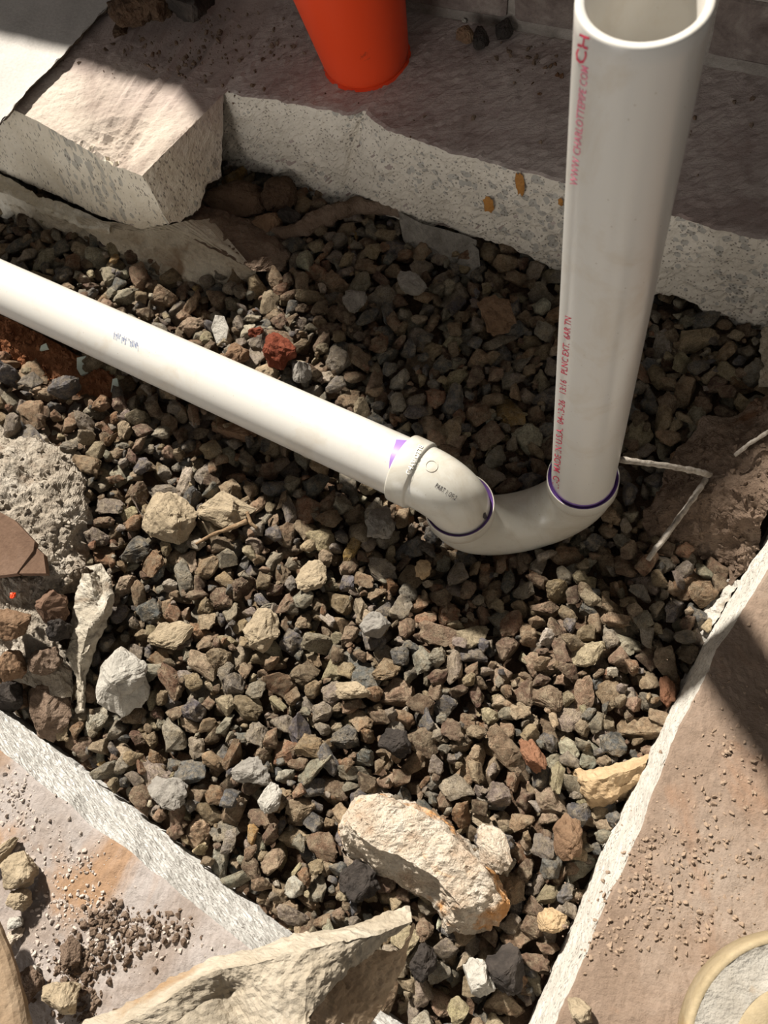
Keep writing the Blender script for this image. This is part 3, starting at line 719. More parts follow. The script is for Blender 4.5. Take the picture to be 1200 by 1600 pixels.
for i, (x, y, z, r) in enumerate(ST):
    rx, ry, rz = rng.normal(0, .45), rng.normal(0, .45), rng.uniform(0, 6.28)
    sv = rng.uniform(.78, 1.22, 3)
    if i in single:
        o = bpy.data.objects.new('crushed_stone', SME[rng.integers(len(SME))]); COL.objects.link(o)
        o.location = (x, y, z); o.rotation_euler = (rx, ry, rz); o.scale = (r * sv[0], r * sv[1], r * sv[2]); o.color = (*colr[i], 1)
        kn = PAL[kind[i]][1]
        tag(o, TXT[i], 'stone', WORD_[kn] + ' stones of the gravel bed')
    else:
        V, Fc = (PROT if cnt[i] > 8 else LITE)[rng.integers(14)]
        BV.append((V * r * sv) @ rotm(rx, ry, rz).T + np.array([x, y, z])); BF.append(Fc + off); off += len(V)
        BC.append(np.repeat(np.r_[colr[i], 1][None], len(V), 0))
BV = np.concatenate(BV); BF = np.concatenate(BF); BC = np.concatenate(BC)
me = bpy.data.meshes.new('gravel'); me.vertices.add(len(BV)); me.vertices.foreach_set('co', BV.astype(np.float32).ravel())
me.loops.add(len(BF) * 3); me.loops.foreach_set('vertex_index', BF.astype(np.int32).ravel())
me.polygons.add(len(BF)); me.polygons.foreach_set('loop_start', np.arange(0, len(BF) * 3, 3, dtype=np.int32))
me.update(calc_edges=True); me.validate()
ca = me.color_attributes.new('tint', 'FLOAT_COLOR', 'POINT'); ca.data.foreach_set('color', BC.astype(np.float32).ravel()); me.materials.append(MAT['gravel'])
gv = bpy.data.objects.new('gravel', me); COL.objects.link(gv); tag(gv, 'mass of crushed brown and grey gravel filling the trench', 'gravel', None, 'stuff')
print('STONES', len(ST), 'faces', len(BF), 'minsingle px', cnt[order[min(299, len(order) - 1)]] * 16)

# ------------------------------------------------------------------ masonry and dirt around the trench
def patch(name, rails, n, rows, m, label, cat, amp, scale, seed=0, kind=None, parent=None, amps=None, thick=0., fine=.0015):
    V, Fc = loft([[P(*q) for q in r] for r in rails], n, rows, amp, scale, seed, amps=amps, fine=fine)
    if thick:
        V = np.array(V); k = len(V); V2 = V + np.array([0, 0, -thick]); V = np.vstack([V, V2])
        nr = k // n
        bd = list(range(n)) + [i * n + n - 1 for i in range(1, nr)] + [(nr - 1) * n + j for j in range(n - 2, -1, -1)] + [i * n for i in range(nr - 2, 0, -1)]
        Fc = Fc + [tuple(i + k for i in f[::-1]) for f in Fc] + [(bd[i], bd[(i + 1) % len(bd)], bd[(i + 1) % len(bd)] + k, bd[i] + k) for i in range(len(bd))]
    o = mesh(name, V, Fc, MAT[m], parent, smooth=False)
    if parent is None: tag(o, label, cat, None, kind)
    return o
# footing of mortar under the left slab
patch('mortar_footing', [
    [(-80, 268, .03), (0, 300, .03), (80, 330, .035), (160, 345, .045), (215, 352, .048), (262, 352, .056), (290, 346, .055), (330, 340, .045)],
    [(-80, 290, .025), (0, 315, .025), (80, 345, .03), (160, 356, .04), (220, 362, .043), (270, 358, .05), (330, 385, .04), (398, 424, .030)],
    [(-80, 320, -.01), (0, 340, -.008), (70, 372, -.008), (140, 392, -.008), (200, 420, -.008), (250, 445, -.01), (300, 470, -.01), (400, 440, .0)],
    [(-80, 330, -.03), (0, 350, -.03), (70, 380, -.03), (140, 400, -.03), (200, 430, -.03), (250, 452, -.03), (300, 478, -.03), (400, 445, -.03)]],
    150, [4, 40, 3], 'footing', 'cream mortar footing below the left slab corner, sloping into the gravel', 'footing', .004, 45, 2, amps=[.003, .004, .006, .004])
patch('mortar_ridge', [
    [(268, 352, .052), (300, 374, .045), (350, 398, .038), (398, 424, .030), (440, 424, .008), (446, 436, -.02)],
    [(300, 338, .045), (335, 345, .042), (375, 360, .034), (420, 382, .026), (455, 398, .010), (462, 416, -.02)],
    [(310, 318, .03), (345, 328, .03), (385, 342, .025), (428, 366, .018), (458, 382, .005), (470, 396, -.02)]],
    90, [16, 8], 'dirt', 'grey-brown mortar ridge running from under the slab corner to the gravel', 'mortar', .003, 60, 6)
# membrane flaps hanging from the slab
patch('membrane_flap', [
    [(-30, 262, .034), (20, 280, .034), (60, 306, .036), (100, 318, .038), (140, 335, .040), (172, 352, .044)],
    [(-30, 290, .036), (15, 305, .042), (45, 318, .050), (90, 335, .044), (128, 356, .036), (172, 360, .044)],
    [(-30, 325, .012), (10, 342, .006), (26, 330, .014), (45, 345, .006), (90, 345, .012), (120, 352, .014), (170, 364, .030)]],
    110, [12, 12], 'membrane_flap', 'torn whitish plastic membrane flap hanging under the left slab', 'plastic sheet', .004, 50, 8, thick=.0012)
# cavity below the slab corner: dark clods
for k, (x, y, ww, hh, z, m, sd2, lb) in enumerate([
    (372, 312, 118, 62, .004, 'soil', 31, 'large dark dirt clod in the hollow under the slab'),
    (432, 300, 66, 66, .006, 'soil', 32, 'brown clod beside the large clod in the hollow under the slab'),
    (452, 338, 40, 30, .002, 'dark_rock', 33, 'small dark stone at the right end of the hollow under the slab'),
    (420, 345, 52, 36, .0, 'brown_rock', 34, 'reddish brown stone low in the hollow under the slab')]):
    rock('dirt_clod', lb, 'clod', x, y, z, ww, hh, .045, m, 10 * k, sd2, amp=.2)
V, Fc = sweep(resample([P(350, 366, .012), P(400, 368, .014), (P(452, 362, .016)), P(500, 342, .020), P(550, 322, .024), P(600, 325, .022), P(650, 334, .016)], 60), np.r_[np.linspace(.004, .013, 30), np.linspace(.013, .006, 30)], 14, (True, True), .5, 60)
tag(mesh('mortar_seam', V, Fc, MAT['dirt'], smooth=False), 'lumpy grey mortar seam below the broken slab edge', 'mortar')
patch('mortar_flap', [
    [(622, 330, .030), (660, 350, .028), (700, 360, .027), (745, 374, .024)],
    [(630, 372, .012), (668, 385, .010), (705, 400, .008), (742, 386, .010)],
    [(645, 392, .0), (680, 405, -.004), (706, 420, -.008), (736, 398, -.004)]],
    50, [14, 8], 'grey_rock', 'smooth pale grey mortar sheet below the slab edge at centre', 'mortar', .0025, 50, 3, thick=.006)
patch('mortar_shard', [[(737, 380, .016), (748, 390, .014), (753, 438, -.004)], [(724, 392, .010), (716, 408, .004), (704, 424, -.006)]], 20, [10], 'grey_rock', 'thin triangular mortar shard leaning at the end of the mortar sheet', 'mortar', .001, 60, 4, thick=.005)
# dirt bank on the right with wires
patch('dirt_bank', [
    [(1280, 580, .05), (1205, 610, .06), (1160, 645, .040), (1100, 652, .030), (1078, 682, .020), (1048, 720, .012), (1030, 762, .004), (1008, 800, -.004), (1012, 838, -.010), (1060, 856, -.01), (1092, 868, -.01), (1128, 905, -.01), (1115, 960, -.012)],
    [(1290, 600, .08), (1210, 640, .075), (1165, 668, .056), (1120, 675, .045), (1100, 698, .040), (1075, 730, .032), (1055, 768, .026), (1040, 800, .018), (1050, 828, .010), (1085, 845, .010), (1112, 860, .008), (1140, 885, .006), (1128, 938, .002)],
    [(1300, 650, .085), (1215, 690, .08), (1185, 715, .074), (1160, 735, .066), (1140, 750, .060), (1120, 765, .054), (1110, 785, .048), (1110, 800, .042), (1120, 815, .036), (1135, 825, .034), (1150, 835, .032), (1162, 848, .028), (1150, 905, .015)],
    [(1310, 740, .085), (1240, 760, .085), (1220, 775, .08), (1210, 785, .076), (1200, 795, .072), (1195, 805, .066), (1190, 815, .060), (1188, 822, .054), (1188, 826, .048), (1188, 832, .042), (1188, 838, .036), (1188, 846, .03), (1170, 890, .015)]],
    150, [22, 30, 16], 'dirt', 'brown dirt and mortar bank at the right of the gravel', 'dirt', .006, 42, 5)
patch('mortar_smear', [[(1135, 905, .006), (1110, 935, .006), (1090, 975, .002), (1096, 1010, .0), (1060, 1075, .0), (1040, 1120, -.004)],
    [(1160, 905, .02), (1135, 945, .02), (1112, 985, .016), (1106, 1012, .012), (1072, 1070, .012), (1046, 1120, .004)]], 70, [14], 'pale_rock', 'crumbly grey mortar smear at the foot of the right slab', 'mortar', .004, 90, 12)
patch('membrane_scrap', [[(1192, 512, .03), (1186, 545, .03), (1192, 572, .03), (1184, 602, .03)], [(1215, 510, .05), (1212, 545, .055), (1214, 575, .055), (1210, 606, .05)], [(1260, 510, .05), (1260, 545, .05), (1260, 575, .05), (1260, 606, .05)]],
    40, [10, 6], 'membrane', 'small whitish membrane scrap at the right edge above the dirt bank', 'plastic sheet', .003, 90, 4, thick=.0015)
for nm, pts, lb in (('wire_stub', [(953, 716, .125), (985, 720, .118), (1015, 724, .108), (1050, 729, .094), (1090, 737, .072), (1110, 742, .055)], 'dusty twisted wire stub pointing left past the upright pipe'),
                    ('wire_stub', [(1012, 875, .050), (1035, 845, .052), (1060, 810, .054), (1082, 780, .054), (1094, 762, .052), (1104, 748, .048)], 'dusty straight wire stub pointing down at the gravel'),
                    ('wire_stub', [(1148, 712, .078), (1170, 694, .088), (1195, 678, .094), (1220, 664, .096)], 'short wire stub lying on the dirt bank near the right edge')):
    pts = resample([P(*q) for q in pts], 40); sc = .0029 if 'short' not in lb else .002
    V, Fc = sweep(pts, np.r_[np.linspace(sc * .75, sc, 6), np.full(34, sc)], 12, (True, True), .35, 160); tag(mesh(nm, V, Fc, MAT['twig']), lb, 'wire')

# orange clay and pale dust heap on the left
patch('clay_bank', [[(-60, 470, .045), (0, 492, .040), (60, 520, .036), (130, 560, .028), (200, 600, .020)], [(-60, 510, .044), (0, 530, .040), (50, 560, .034), (100, 590, .030), (170, 625, .016)], [(-60, 545, .02), (0, 556, .02), (40, 580, .018), (90, 606, .014), (150, 640, .002)]],
    110, [18, 18], 'clay', 'orange clay bank showing below the long pipe at the left', 'clay', .005, 45, 7)
patch('dust_heap', [
    [(-90, 650, .030), (0, 668, .034), (60, 676, .034), (110, 700, .030), (150, 740, .026), (140, 800, .024), (146, 860, .020), (140, 930, .012)],
    [(-90, 690, .066), (0, 705, .066), (50, 718, .062), (88, 742, .056), (112, 775, .052), (112, 815, .050), (120, 865, .046), (118, 925, .036)],
    [(-90, 760, .082), (0, 780, .080), (30, 790, .076), (55, 805, .072), (72, 825, .068), (80, 850, .064), (86, 880, .058), (92, 930, .046)],
    [(-90, 850, .07), (-20, 900, .065), (0, 910, .062), (20, 920, .058), (40, 935, .054), (56, 945, .050), (70, 955, .046), (84, 965, .036)],
    [(-90, 980, .03), (-20, 1040, .03), (0, 1050, .03), (20, 1062, .026), (50, 1075, .024), (80, 1085, .02), (100, 1090, .016), (118, 1100, .0)]],
    150, [22, 26, 26, 20], 'dust', 'heap of pale mortar dust at the left edge', 'dust heap', .010, 34, 9)
def tile_piece(px_list, z, th, m, name, label, cat):
    t0 = [P(x, y, zz) for x, y, zz in px_list]; k = len(t0); V = t0 + [q - np.array([0, 0, th]) for q in t0]
    Fc = [tuple(range(k)), tuple(range(2 * k - 1, k - 1, -1))] + [(i + k, (i + 1) % k + k, (i + 1) % k, i) for i in range(k)]
    o = mesh(name, V, [f[::-1] for f in Fc], MAT[m], smooth=False); 
    bmx = bmesh.new(); bmx.from_mesh(o.data); bmesh.ops.recalc_face_normals(bmx, faces=bmx.faces[:]); bmx.to_mesh(o.data); bmx.free()
    return tag(o, label, cat)
tile_piece([(-40, 770, .092), (0, 800, .092), (22, 812, .090), (54, 846, .088), (52, 860, .086), (26, 896, .082), (-40, 904, .082)], 0, .008, 'terracotta', 'tile_fragment', 'large brown flat tile fragment lying on the dust heap', 'tile')
tile_piece([(54, 853, .084), (68, 866, .082), (72, 896, .080), (30, 896, .081)], 0, .008, 'terracotta', 'tile_fragment', 'small brown tile fragment broken off beside the larger one', 'tile')
for k, (x, y, ww, hh, z, m, lb) in enumerate([  # browns chosen dark, putting the shade into this rubble's colour
    (20, 975, 66, 50, .052, 'brown_rock', 'shaded brown rubble stone under the tile fragments'),
    (82, 948, 52, 56, .040, 'terracotta', 'shaded brown tile lump right of the rubble stone'),
    (18, 1040, 54, 52, .030, 'brown_rock', 'round brown rubble stone at the left edge in shade'),
    (72, 1035, 50, 48, .020, 'dirt', 'dusty brown clod in the shaded rubble'),
    (92, 985, 40, 36, .034, 'dark_rock', 'small dark stone in the shaded rubble'),
    (78, 1098, 120, 76, -.01, 'dirt', 'large dusty clod in shade at the foot of the white slab edge'),
    (12, 1090, 60, 46, .005, 'dark_rock', 'dark stone beside the large dusty clod at the left edge')]):
    rock('rubble_stone', lb, 'stone', x, y, z, ww, hh, .038, m, 20 * k, 40 + k, amp=.16)
rock('red_crumb', 'tiny orange-red plastic crumb on the shaded dust', 'crumb', 20, 930, .075, 10, 12, .005, 'red', 0, 77)
# crumpled cloth strip
cl = [(132, 886, .050), (158, 880, .050), (172, 905, .046), (178, 940, .040), (160, 985, .034), (146, 1020, .030), (136, 1050, .024), (132, 1110, .010)]
cr_ = [(128, 896, .044), (118, 930, .044), (112, 960, .042), (110, 1000, .038), (100, 1020, .032), (112, 1045, .024), (120, 1075, .016), (122, 1115, .004)]
cm_ = [(140, 896, .060), (146, 925, .058), (150, 950, .048), (138, 985, .052), (126, 1020, .046), (124, 1045, .036), (127, 1078, .024), (127, 1112, .012)]
cn_ = [(150, 892, .054), (160, 920, .044), (164, 950, .056), (150, 985, .040), (136, 1020, .046), (130, 1047, .028), (130, 1078, .026), (130, 1112, .010)]
patch('cloth_strip', [cr_, cm_, cn_, cl], 90, [10, 8, 8], 'cloth', 'crumpled dusty grey cloth strip hanging at the left edge of the gravel', 'cloth', .003, 60, 3, thick=.0018)

# ------------------------------------------------------------------ bigger stones named one by one
NAMED = [
    ('concrete_lump', 'white lumpy concrete lump at the left end of the gravel below the cloth', 'lump', 190, 1062, .000, 100, 96, .05, 'pale_rock', 20, 51),
    ('concrete_lump', 'large sandy concrete lump left of centre below the long pipe', 'lump', 258, 808, .012, 92, 100, .05, 'tan_rock', 40, 52),
    ('sandstone_slab', 'flat cream stone with ragged edge on the left gravel', 'stone', 264, 992, .012, 82, 44, .018, 'tan_rock', 5, 53),
    ('sandstone_lump', 'cracked tan lump beside the large sandy lump', 'stone', 350, 798, .012, 96, 56, .032, 'tan_rock', -14, 54),
    ('crushed_stone', 'pale yellow flat stone at centre of the sunlit gravel', 'stone', 487, 902, .010, 56, 46, .016, 'tan_rock', 40, 55),
    ('crushed_stone', 'large pale olive stone left of the yellow flat stone', 'stone', 410, 985, .006, 70, 52, .028, 'tan_rock', 60, 56),
    ('crushed_stone', 'big grey block-shaped stone in the lit gravel below the trap', 'stone', 586, 978, .008, 50, 42, .024, 'grey_rock', 0, 57),
    ('crushed_stone', 'large grey pointed stone in the shadow edge left of the trap', 'stone', 593, 818, .008, 50, 54, .03, 'grey_rock', 0, 58),
    ('crushed_stone', 'bright yellow-orange pebble below the trap bend', 'stone', 661, 890, .008, 28, 30, .018, 'ochre', 0, 59),
    ('crushed_stone', 'round pale grey stone in the shaded gravel behind the pipe', 'stone', 554, 469, .012, 42, 38, .025, 'grey_rock', 0, 60),
    ('crushed_stone', 'tall pale grey stone in the shaded gravel below the mortar sheet', 'stone', 642, 444, .014, 38, 46, .028, 'grey_rock', 50, 61),
    ('crushed_stone', 'large brown stone in the shaded gravel near the upright pipe', 'stone', 776, 490, .014, 60, 66, .034, 'brown_rock', 40, 62),
    ('brick_fragment', 'rough red brick fragment behind the long pipe', 'brick', 435, 551, .012, 54, 60, .04, 'brick_red', 30, 63),
    ('dirt_clod', 'brown crumbly clod against the back of the long pipe', 'clod', 370, 556, .012, 44, 40, .032, 'brown_rock', 10, 64),
    ('brick_fragment', 'small brick-red stone behind the long pipe left of the red brick fragment', 'brick', 400, 520, .010, 26, 22, .018, 'brick_red', 10, 65),
    ('dirt_clod', 'grey crumbly clod just below the red brick fragment', 'clod', 470, 580, .010, 36, 38, .03, 'grey_rock', 10, 66),
    ('long_stone', 'long brown stone in the shadow under the long pipe', 'stone', 368, 672, .014, 84, 32, .026, 'brown_rock', -14, 67),
    ('mortar_chunk', 'triangular tan mortar chunk beside the large mortar chunk', 'chunk', 772, 1326, .012, 54, 74, .03, 'chunk', 20, 68),
    ('crushed_stone', 'large angular grey-brown stone near the white right slab edge', 'stone', 886, 1313, .004, 58, 62, .03, 'brown_rock', 0, 69),
    ('crushed_stone', 'dark blocky stone left of the large mortar chunk', 'stone', 560, 1376, -.006, 66, 62, .034, 'dark_rock', 0, 70),
    ('crushed_stone', 'pale smooth stone deep in the lower gravel', 'stone', 748, 1532, -.008, 48, 62, .03, 'pale_rock', 20, 71),
    ('crushed_stone', 'large dark stone near the bottom of the gravel', 'stone', 790, 1515, -.012, 64, 66, .034, 'dark_rock', 0, 72),
    ('crushed_stone', 'yellowish stone touching the right slab edge near the bottom', 'stone', 862, 1440, -.004, 48, 40, .028, 'ochre', 10, 73),
    ('crushed_stone', 'slate-blue oval stone at the middle of the lit gravel', 'stone', 618, 1160, .006, 56, 40, .024, 'dark_rock', -40, 74),
    ('crushed_stone', 'long tan stone at the middle of the lit gravel', 'stone', 550, 1080, .008, 58, 30, .02, 'tan_rock', -12, 75),
    ('crushed_stone', 'reddish long stone right of the middle of the gravel', 'stone', 830, 1180, .006, 36, 66, .024, 'rusty_rock', 28, 76),
    ('crushed_stone', 'broad grey slab-like stone above the lower slab edge', 'stone', 392, 1208, .004, 68, 46, .022, 'grey_rock', 6, 78),
    ('crushed_stone', 'upright two-faced grey stone above the lower slab edge', 'stone', 264, 1240, .000, 56, 62, .03, 'grey_rock', 40, 79),
    ('crushed_stone', 'cream pebble by the lower slab edge', 'stone', 422, 1248, .000, 38, 46, .026, 'pale_rock', -20, 80),
    ('crushed_stone', 'black shiny stone below the cloth sheet corner', 'stone', 662, 1500, -.008, 46, 60, .034, 'dark_rock', -10, 81),
    ('crushed_stone', 'bright orange crumbly stone at the foot of the right slab', 'stone', 1042, 1080, .006, 28, 44, .022, 'rusty_rock', 0, 82),
]
for a in NAMED: rock(*a[:-1], seed=a[-1], amp=.2)
patch('tan_log', [[(890, 1212, -.01), (898, 1202, .010), (940, 1200, .012), (985, 1186, .014), (1016, 1176, .014)], [(896, 1222, .004), (912, 1220, .030), (945, 1216, .032), (985, 1202, .034), (1010, 1192, .034)], [(902, 1240, -.002), (920, 1248, .022), (950, 1246, .022), (980, 1230, .024), (1002, 1218, .024)], [(905, 1258, -.015), (930, 1270, -.01), (955, 1264, -.01), (980, 1246, -.01), (995, 1236, -.01)]],
    50, [10, 10, 8], 'ochre', 'sandy rounded mortar tongue poking out from under the right slab', 'mortar', .003, 60, 5)
# the big mortar chunk: pale broken front, stained upper face
S0, E0 = (528, 1297, .004), (770, 1446, .004)
patch('mortar_chunk', [
    [S0, (530, 1306, -.012), (548, 1336, -.012), (592, 1368, -.012), (640, 1392, -.012), (672, 1412, -.012), (690, 1432, -.012), (700, 1462, -.012), (742, 1462, -.012), E0],
    [S0, (527, 1302, .008), (545, 1330, .010), (590, 1360, .014), (618, 1372, .016), (645, 1384, .016), (674, 1402, .014), (690, 1422, .012), (699, 1450, .008), (718, 1457, .008), (742, 1452, .006), E0],
    [S0, (540, 1282, .044), (560, 1306, .052), (588, 1326, .052), (622, 1338, .052), (652, 1352, .050), (680, 1370, .048), (700, 1392, .046), (722, 1416, .042), (746, 1424, .034), E0],
    [S0, (556, 1254, .036), (588, 1244, .042), (630, 1256, .042), (668, 1276, .040), (700, 1296, .040), (730, 1328, .038), (752, 1356, .036), (774, 1386, .032), (788, 1408, .022), E0],
    [S0, (558, 1244, -.012), (592, 1234, -.012), (640, 1250, -.012), (706, 1286, -.012), (740, 1320, -.012), (784, 1378, -.012), (800, 1408, -.012), E0]],
    90, [6, 18, 18, 12], 'chunk', 'large pale mortar chunk with rusty streaks lying on the lower gravel', 'chunk', .0045, 38, 3, fine=.0022)
# chips
tile_piece([(336, 492, .030), (350, 494, .034), (357, 512, .030), (352, 538, .020), (338, 536, .020), (330, 512, .026)], 0, .004, 'pale_rock', 'mortar_chip', 'flat speckled grey chip standing in the shaded gravel above the long pipe', 'chip')
tile_piece([(120, 559, .040), (134, 556, .040), (137, 582, .030), (126, 586, .030), (120, 576, .034)], 0, .003, 'glass', 'glass_shard', 'upper frosted glass shard on the orange clay below the pipe', 'glass')
tile_piece([(176, 592, .036), (183, 591, .036), (186, 606, .030), (192, 613, .028), (173, 612, .028)], 0, .003, 'glass', 'glass_shard', 'lower frosted glass shard where the clay meets the gravel', 'glass')
tile_piece([(64, 540, .044), (72, 536, .044), (75, 544, .042), (62, 547, .042)], 0, .003, 'glass', 'glass_shard', 'smallest glass shard pressed in the orange clay', 'glass')
V, Fc = sweep(resample([P(306, 850, .034), P(330, 836, .036), P(358, 826, .038), P(386, 814, .038)], 24), np.linspace(.0016, .0028, 24), 8, (True, True), .3, 120); tw = mesh('twig', V, Fc, MAT['straw']); tag(tw, 'thin brown twig lying across the gravel by the cracked tan lump', 'twig')
V, Fc = sweep(resample([P(386, 800, .04), P(392, 818, .038), P(402, 826, .034)], 12), .0018, 8, (True, True), .3, 120); mesh('side_shoot', V, Fc, MAT['straw'], tw)

# ------------------------------------------------------------------ things on the slabs
for k, a in enumerate([(727, 54, 34, 30, 'brown_rock', 'dull brown stone at the left of three on the back slab'), (748, 61, 34, 40, 'dark_rock', 'black upright stone in the middle of three on the back slab'), (787, 46, 38, 26, 'dark_rock', 'flat black stone at the right of three on the back slab'), (726, 33, 8, 8, 'pale_rock', 'tiny pale crumb behind the three stones on the back slab')]):
    rock('slab_stone', a[5], 'stone', a[0], a[1], ZS, a[2], a[3], .022 if k < 3 else .006, a[4], 30 * k - 30, 90 + k, amp=.08)
for k, a in enumerate([(205, 14, 74, 70, 'soil', 'left clod of the dark dirt pile at the top left'), (246, 2, 60, 64, 'soil', 'middle clod of the dark dirt pile at the top left'), (292, -2, 78, 84, 'dark_rock', 'right black clod of the dark dirt pile at the top left'), (190, 46, 50, 22, 'soil', 'low clod in front of the dark dirt pile')]):
    rock('dirt_clod', a[5], 'clod', a[0], a[1], ZS, a[2], a[3], .05 if k < 3 else .014, a[4], 25 * k, 110 + k, amp=.22)
def crumbs(name, label, spots, n, smin, smax, z, m, seed):
    r = np.random.default_rng(seed); V = []; Fc = []; o_ = 0
    for _ in range(n):
        cx, cy, sx, sy = spots[r.integers(len(spots))]; p = P(r.normal(cx, sx), r.normal(cy, sy), z); s = smin + (smax - smin) * r.random() ** 3
        v, f = LITE[r.integers(14)]; v = v * s @ rotm(*r.uniform(0, 6, 3)).T + p + np.array([0, 0, s * .4]); V.append(v); Fc += [tuple(x + o_ for x in q) for q in f]; o_ += len(v)
    return tag(mesh(name, np.concatenate(V), Fc, MAT[m], smooth=False), label, 'crumbs', None, 'stuff')
crumbs('dirt_crumbs', 'scattered dark dirt crumbs on the back slab', [(330, 50, 30, 22), (280, 85, 50, 20), (230, 90, 50, 16), (360, 90, 30, 30), (440, 70, 26, 30), (820, 95, 40, 20), (900, 200, 150, 40)], 420, .0008, .0042, ZS, 'dirt', 5)
crumbs('mortar_crumbs', 'grey mortar crumbs stuck on the lower left slab', [(50, 1290, 26, 24), (110, 1350, 30, 24), (150, 1420, 30, 20), (90, 1420, 24, 22), (180, 1470, 40, 20), (110, 1500, 30, 20), (250, 1460, 36, 14), (20, 1240, 14, 22)], 1200, .0006, .0027, ZS, 'crumb_pale', 6)
crumbs('dirt_crumbs', 'brown dirt crumbs crusted beside the plastic sheet on the lower left slab', [(180, 1480, 34, 22), (130, 1500, 24, 20), (240, 1450, 30, 14), (120, 1560, 24, 24), (170, 1440, 26, 14)], 900, .0008, .0042, ZS, 'dirt', 9)
crumbs('mortar_crumbs', 'brown mortar crumbs stuck on the right slab', [(1000, 1400, 30, 34), (1030, 1330, 30, 30), (960, 1460, 26, 30), (1110, 1280, 40, 90), (1060, 1450, 50, 40), (1150, 1150, 30, 70), (1140, 1380, 40, 60)], 1300, .0005, .0025, ZS, 'crumb_brown', 8)
def crumbs_on(obs, name, label, n, smin, smax, m, seed):
    r = np.random.default_rng(seed); V = []; Fc = []; o_ = 0
    src = np.concatenate([np.array([v.co[:] for v in q.data.vertices]) + np.array(q.location) for q in obs])
    for _ in range(n):
        p = src[r.integers(len(src))]; s = smin + (smax - smin) * r.random() ** 3
        v, f = LITE[r.integers(14)]; v = v * s @ rotm(*r.uniform(0, 6, 3)).T + p + np.array([0, 0, s * .3]); V.append(v); Fc += [tuple(x + o_ for x in q) for q in f]; o_ += len(v)
    return tag(mesh(name, np.concatenate(V), Fc, MAT[m], smooth=False), label, 'crumbs', None, 'stuff')
by = {o.name: o for o in COL.objects}
crumbs_on([by['dirt_bank']], 'dirt_crumbs', 'brown mortar crumbs lying on the dirt bank at the right', 520, .0008, .0045, 'dirt', 31)
crumbs_on([by['dust_heap']], 'mortar_crumbs', 'pale mortar crumbs lying on the dust heap at the left', 700, .0008, .0050, 'dust', 32)
crumbs_on([by['clay_bank']], 'clay_crumbs', 'orange clay crumbs lying on the clay bank', 420, .0008, .0050, 'clay', 33)
for k, a in enumerate([(28, 1362, 62, 58, .03, 'tan_rock', 'largest tan stone resting on the lower left slab'), (28, 1405, 44, 36, .022, 'tan_rock', 'tan stone just below the largest one on the lower left slab'), (24, 1443, 28, 20, .014, 'pale_rock', 'small pale stone third down on the lower left slab'), (16, 1470, 52, 18, .008, 'chunk', 'flat orange-tan chip on the lower left slab'), (100, 1555, 52, 60, .03, 'tan_rock', 'crumbly yellowish clod near the bottom left corner'), (54, 1516, 16, 16, .01, 'pale_rock', 'tiny white stone above the crumbly clod'), (45, 1540, 60, 44, .02, 'dirt', 'pinkish brown clod left of the crumbly clod'), (110, 1490, 56, 32, .016, 'dirt', 'lumpy brown mortar clod on the lower left slab'), (905, 1578, 48, 34, .018, 'tan_rock', 'tan clod on the right slab near its bottom edge'), (4, 1330, 24, 60, .02, 'tan_rock', 'tan stone cut off by the left picture edge on the lower slab')]):
    rock('slab_stone', a[6], 'stone', a[0], a[1], ZS, a[2], a[3], a[4], a[5], 15 * k, 130 + k, amp=.16)
V, Fc = sweep(resample([P(-20, 1440, .185), P(2, 1500, .185), P(18, 1560, .185), P(30, 1640, .185)], 24), np.linspace(.008, .012, 24), 14, (True, True), .15, 60)
tag(mesh('wood_strip', V, Fc, MAT['membrane_dark'], smooth=False), 'weathered yellowish strip in the bottom left corner', 'strip')

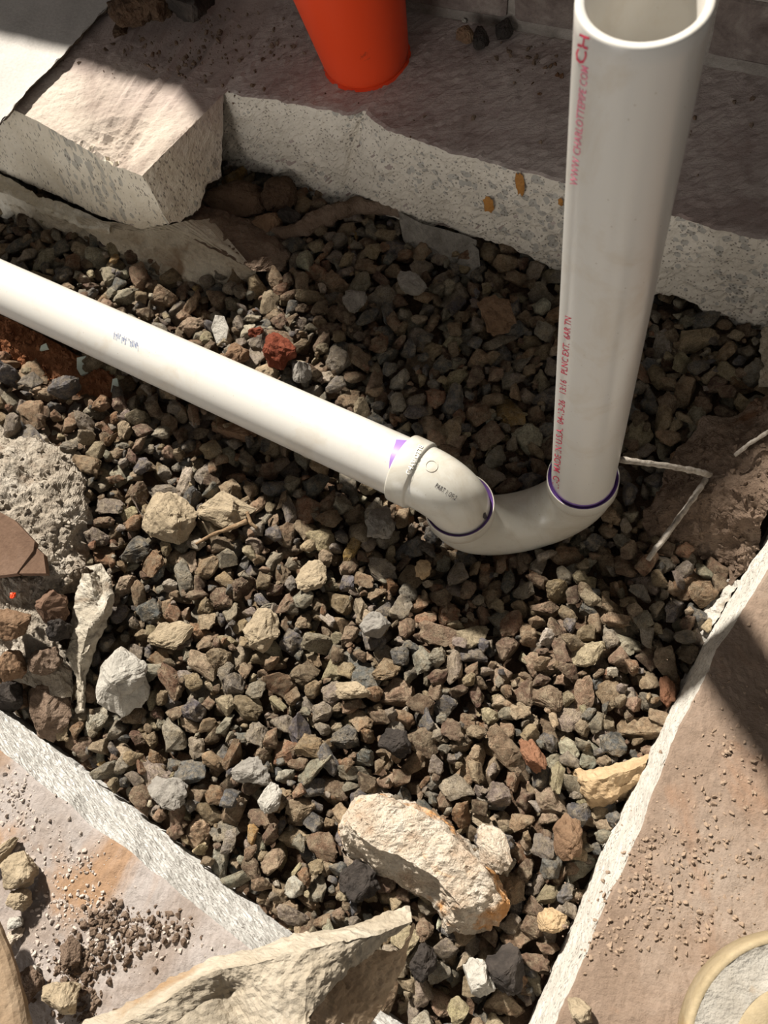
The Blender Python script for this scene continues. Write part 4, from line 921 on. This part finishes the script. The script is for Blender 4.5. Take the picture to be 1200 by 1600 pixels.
# crumpled membrane sheet at the bottom
sheet = empty('plastic_sheet', tuple(P(420, 1560, .15)), 'dirty cream plastic sheet bunched over the slab corner at the bottom', 'plastic sheet')
edge = [(60, 1640, .155), (130, 1596, .158), (230, 1552, .160), (300, 1510, .160), (345, 1492, .158), (400, 1480, .156), (470, 1462, .150), (530, 1446, .140), (590, 1430, .125), (640, 1420, .110)]
cre = [(90, 1670, .180), (150, 1622, .184), (240, 1575, .186), (310, 1530, .184), (352, 1514, .176), (410, 1502, .184), (480, 1484, .180), (540, 1468, .168), (595, 1456, .150), (644, 1440, .125)]
md = [(150, 1720, .170), (200, 1660, .176), (270, 1600, .180), (322, 1560, .172), (360, 1550, .160), (420, 1540, .182), (478, 1530, .184), (510, 1516, .176), (545, 1496, .162), (585, 1486, .140)]
lo = [(240, 1860, .165), (280, 1800, .170), (320, 1760, .173), (350, 1740, .170), (385, 1725, .163), (430, 1705, .176), (466, 1670, .182), (488, 1590, .178), (508, 1560, .168), (528, 1528, .156)]
patch('sheet_top', [edge, cre, md, lo], 130, [10, 16, 22], 'membrane', '', '', .0035, 30, 3, parent=sheet, thick=.002)
patch('sheet_fold', [[(462, 1612, .183), (488, 1590, .177), (508, 1560, .167), (528, 1526, .155), (560, 1498, .150), (590, 1484, .138), (622, 1484, .125), (643, 1440, .122)], [(520, 1680, .14), (560, 1640, .13), (580, 1600, .125), (600, 1570, .115), (612, 1545, .11), (625, 1520, .105), (636, 1490, .10), (648, 1450, .10)]],
      80, [22], 'membrane_dark', '', '', .003, 36, 6, parent=sheet, thick=.002)

# round lid at the lower right
lc = P(1262, 1668, .165); lid = empty('round_lid', tuple(lc), 'round tan lid with pale dusty rim in the bottom right corner', 'lid')
def lathe(prof, c, seg=96, amp=0., sc=60):
    V = []; Fc = []
    for r, z in prof:
        for k in range(seg):
            a = 2 * math.pi * k / seg; q = c + np.array([r * math.cos(a), r * math.sin(a), z])
            if amp and r > .001: q = q + np.array([0, 0, amp * fr(q, sc, 2)])
            V.append(q)
    for i in range(len(prof) - 1):
        for k in range(seg): Fc.append((i * seg + k, (i * seg + (k + 1) % seg), (i + 1) * seg + (k + 1) % seg, (i + 1) * seg + k))
    return V, Fc
RL = .083
V, Fc = lathe([(RL - .004, -.014), (RL, -.008), (RL, .018), (RL - .001, .023), (RL - .003, .0245), (RL - .005, .0235)], lc); mesh('lid_edge', V, Fc, MAT['lid'], lid)
V, Fc = lathe([(RL - .005, .0235), (RL - .009, .0225), (RL - .022, .0225), (RL - .030, .024)], lc, 120, .0016, 130); o = mesh('lid_rim', V, Fc, MAT['lidrim'], lid); o['label'] = 'pale dusty rim channel'
V, Fc = lathe([(RL - .030, .024), (RL - .033, .0255), (RL - .040, .0255), (.04, .025), (.0005, .025)], lc, 96, .0008, 60); mesh('lid_plate', V, Fc, MAT['lid'], lid)
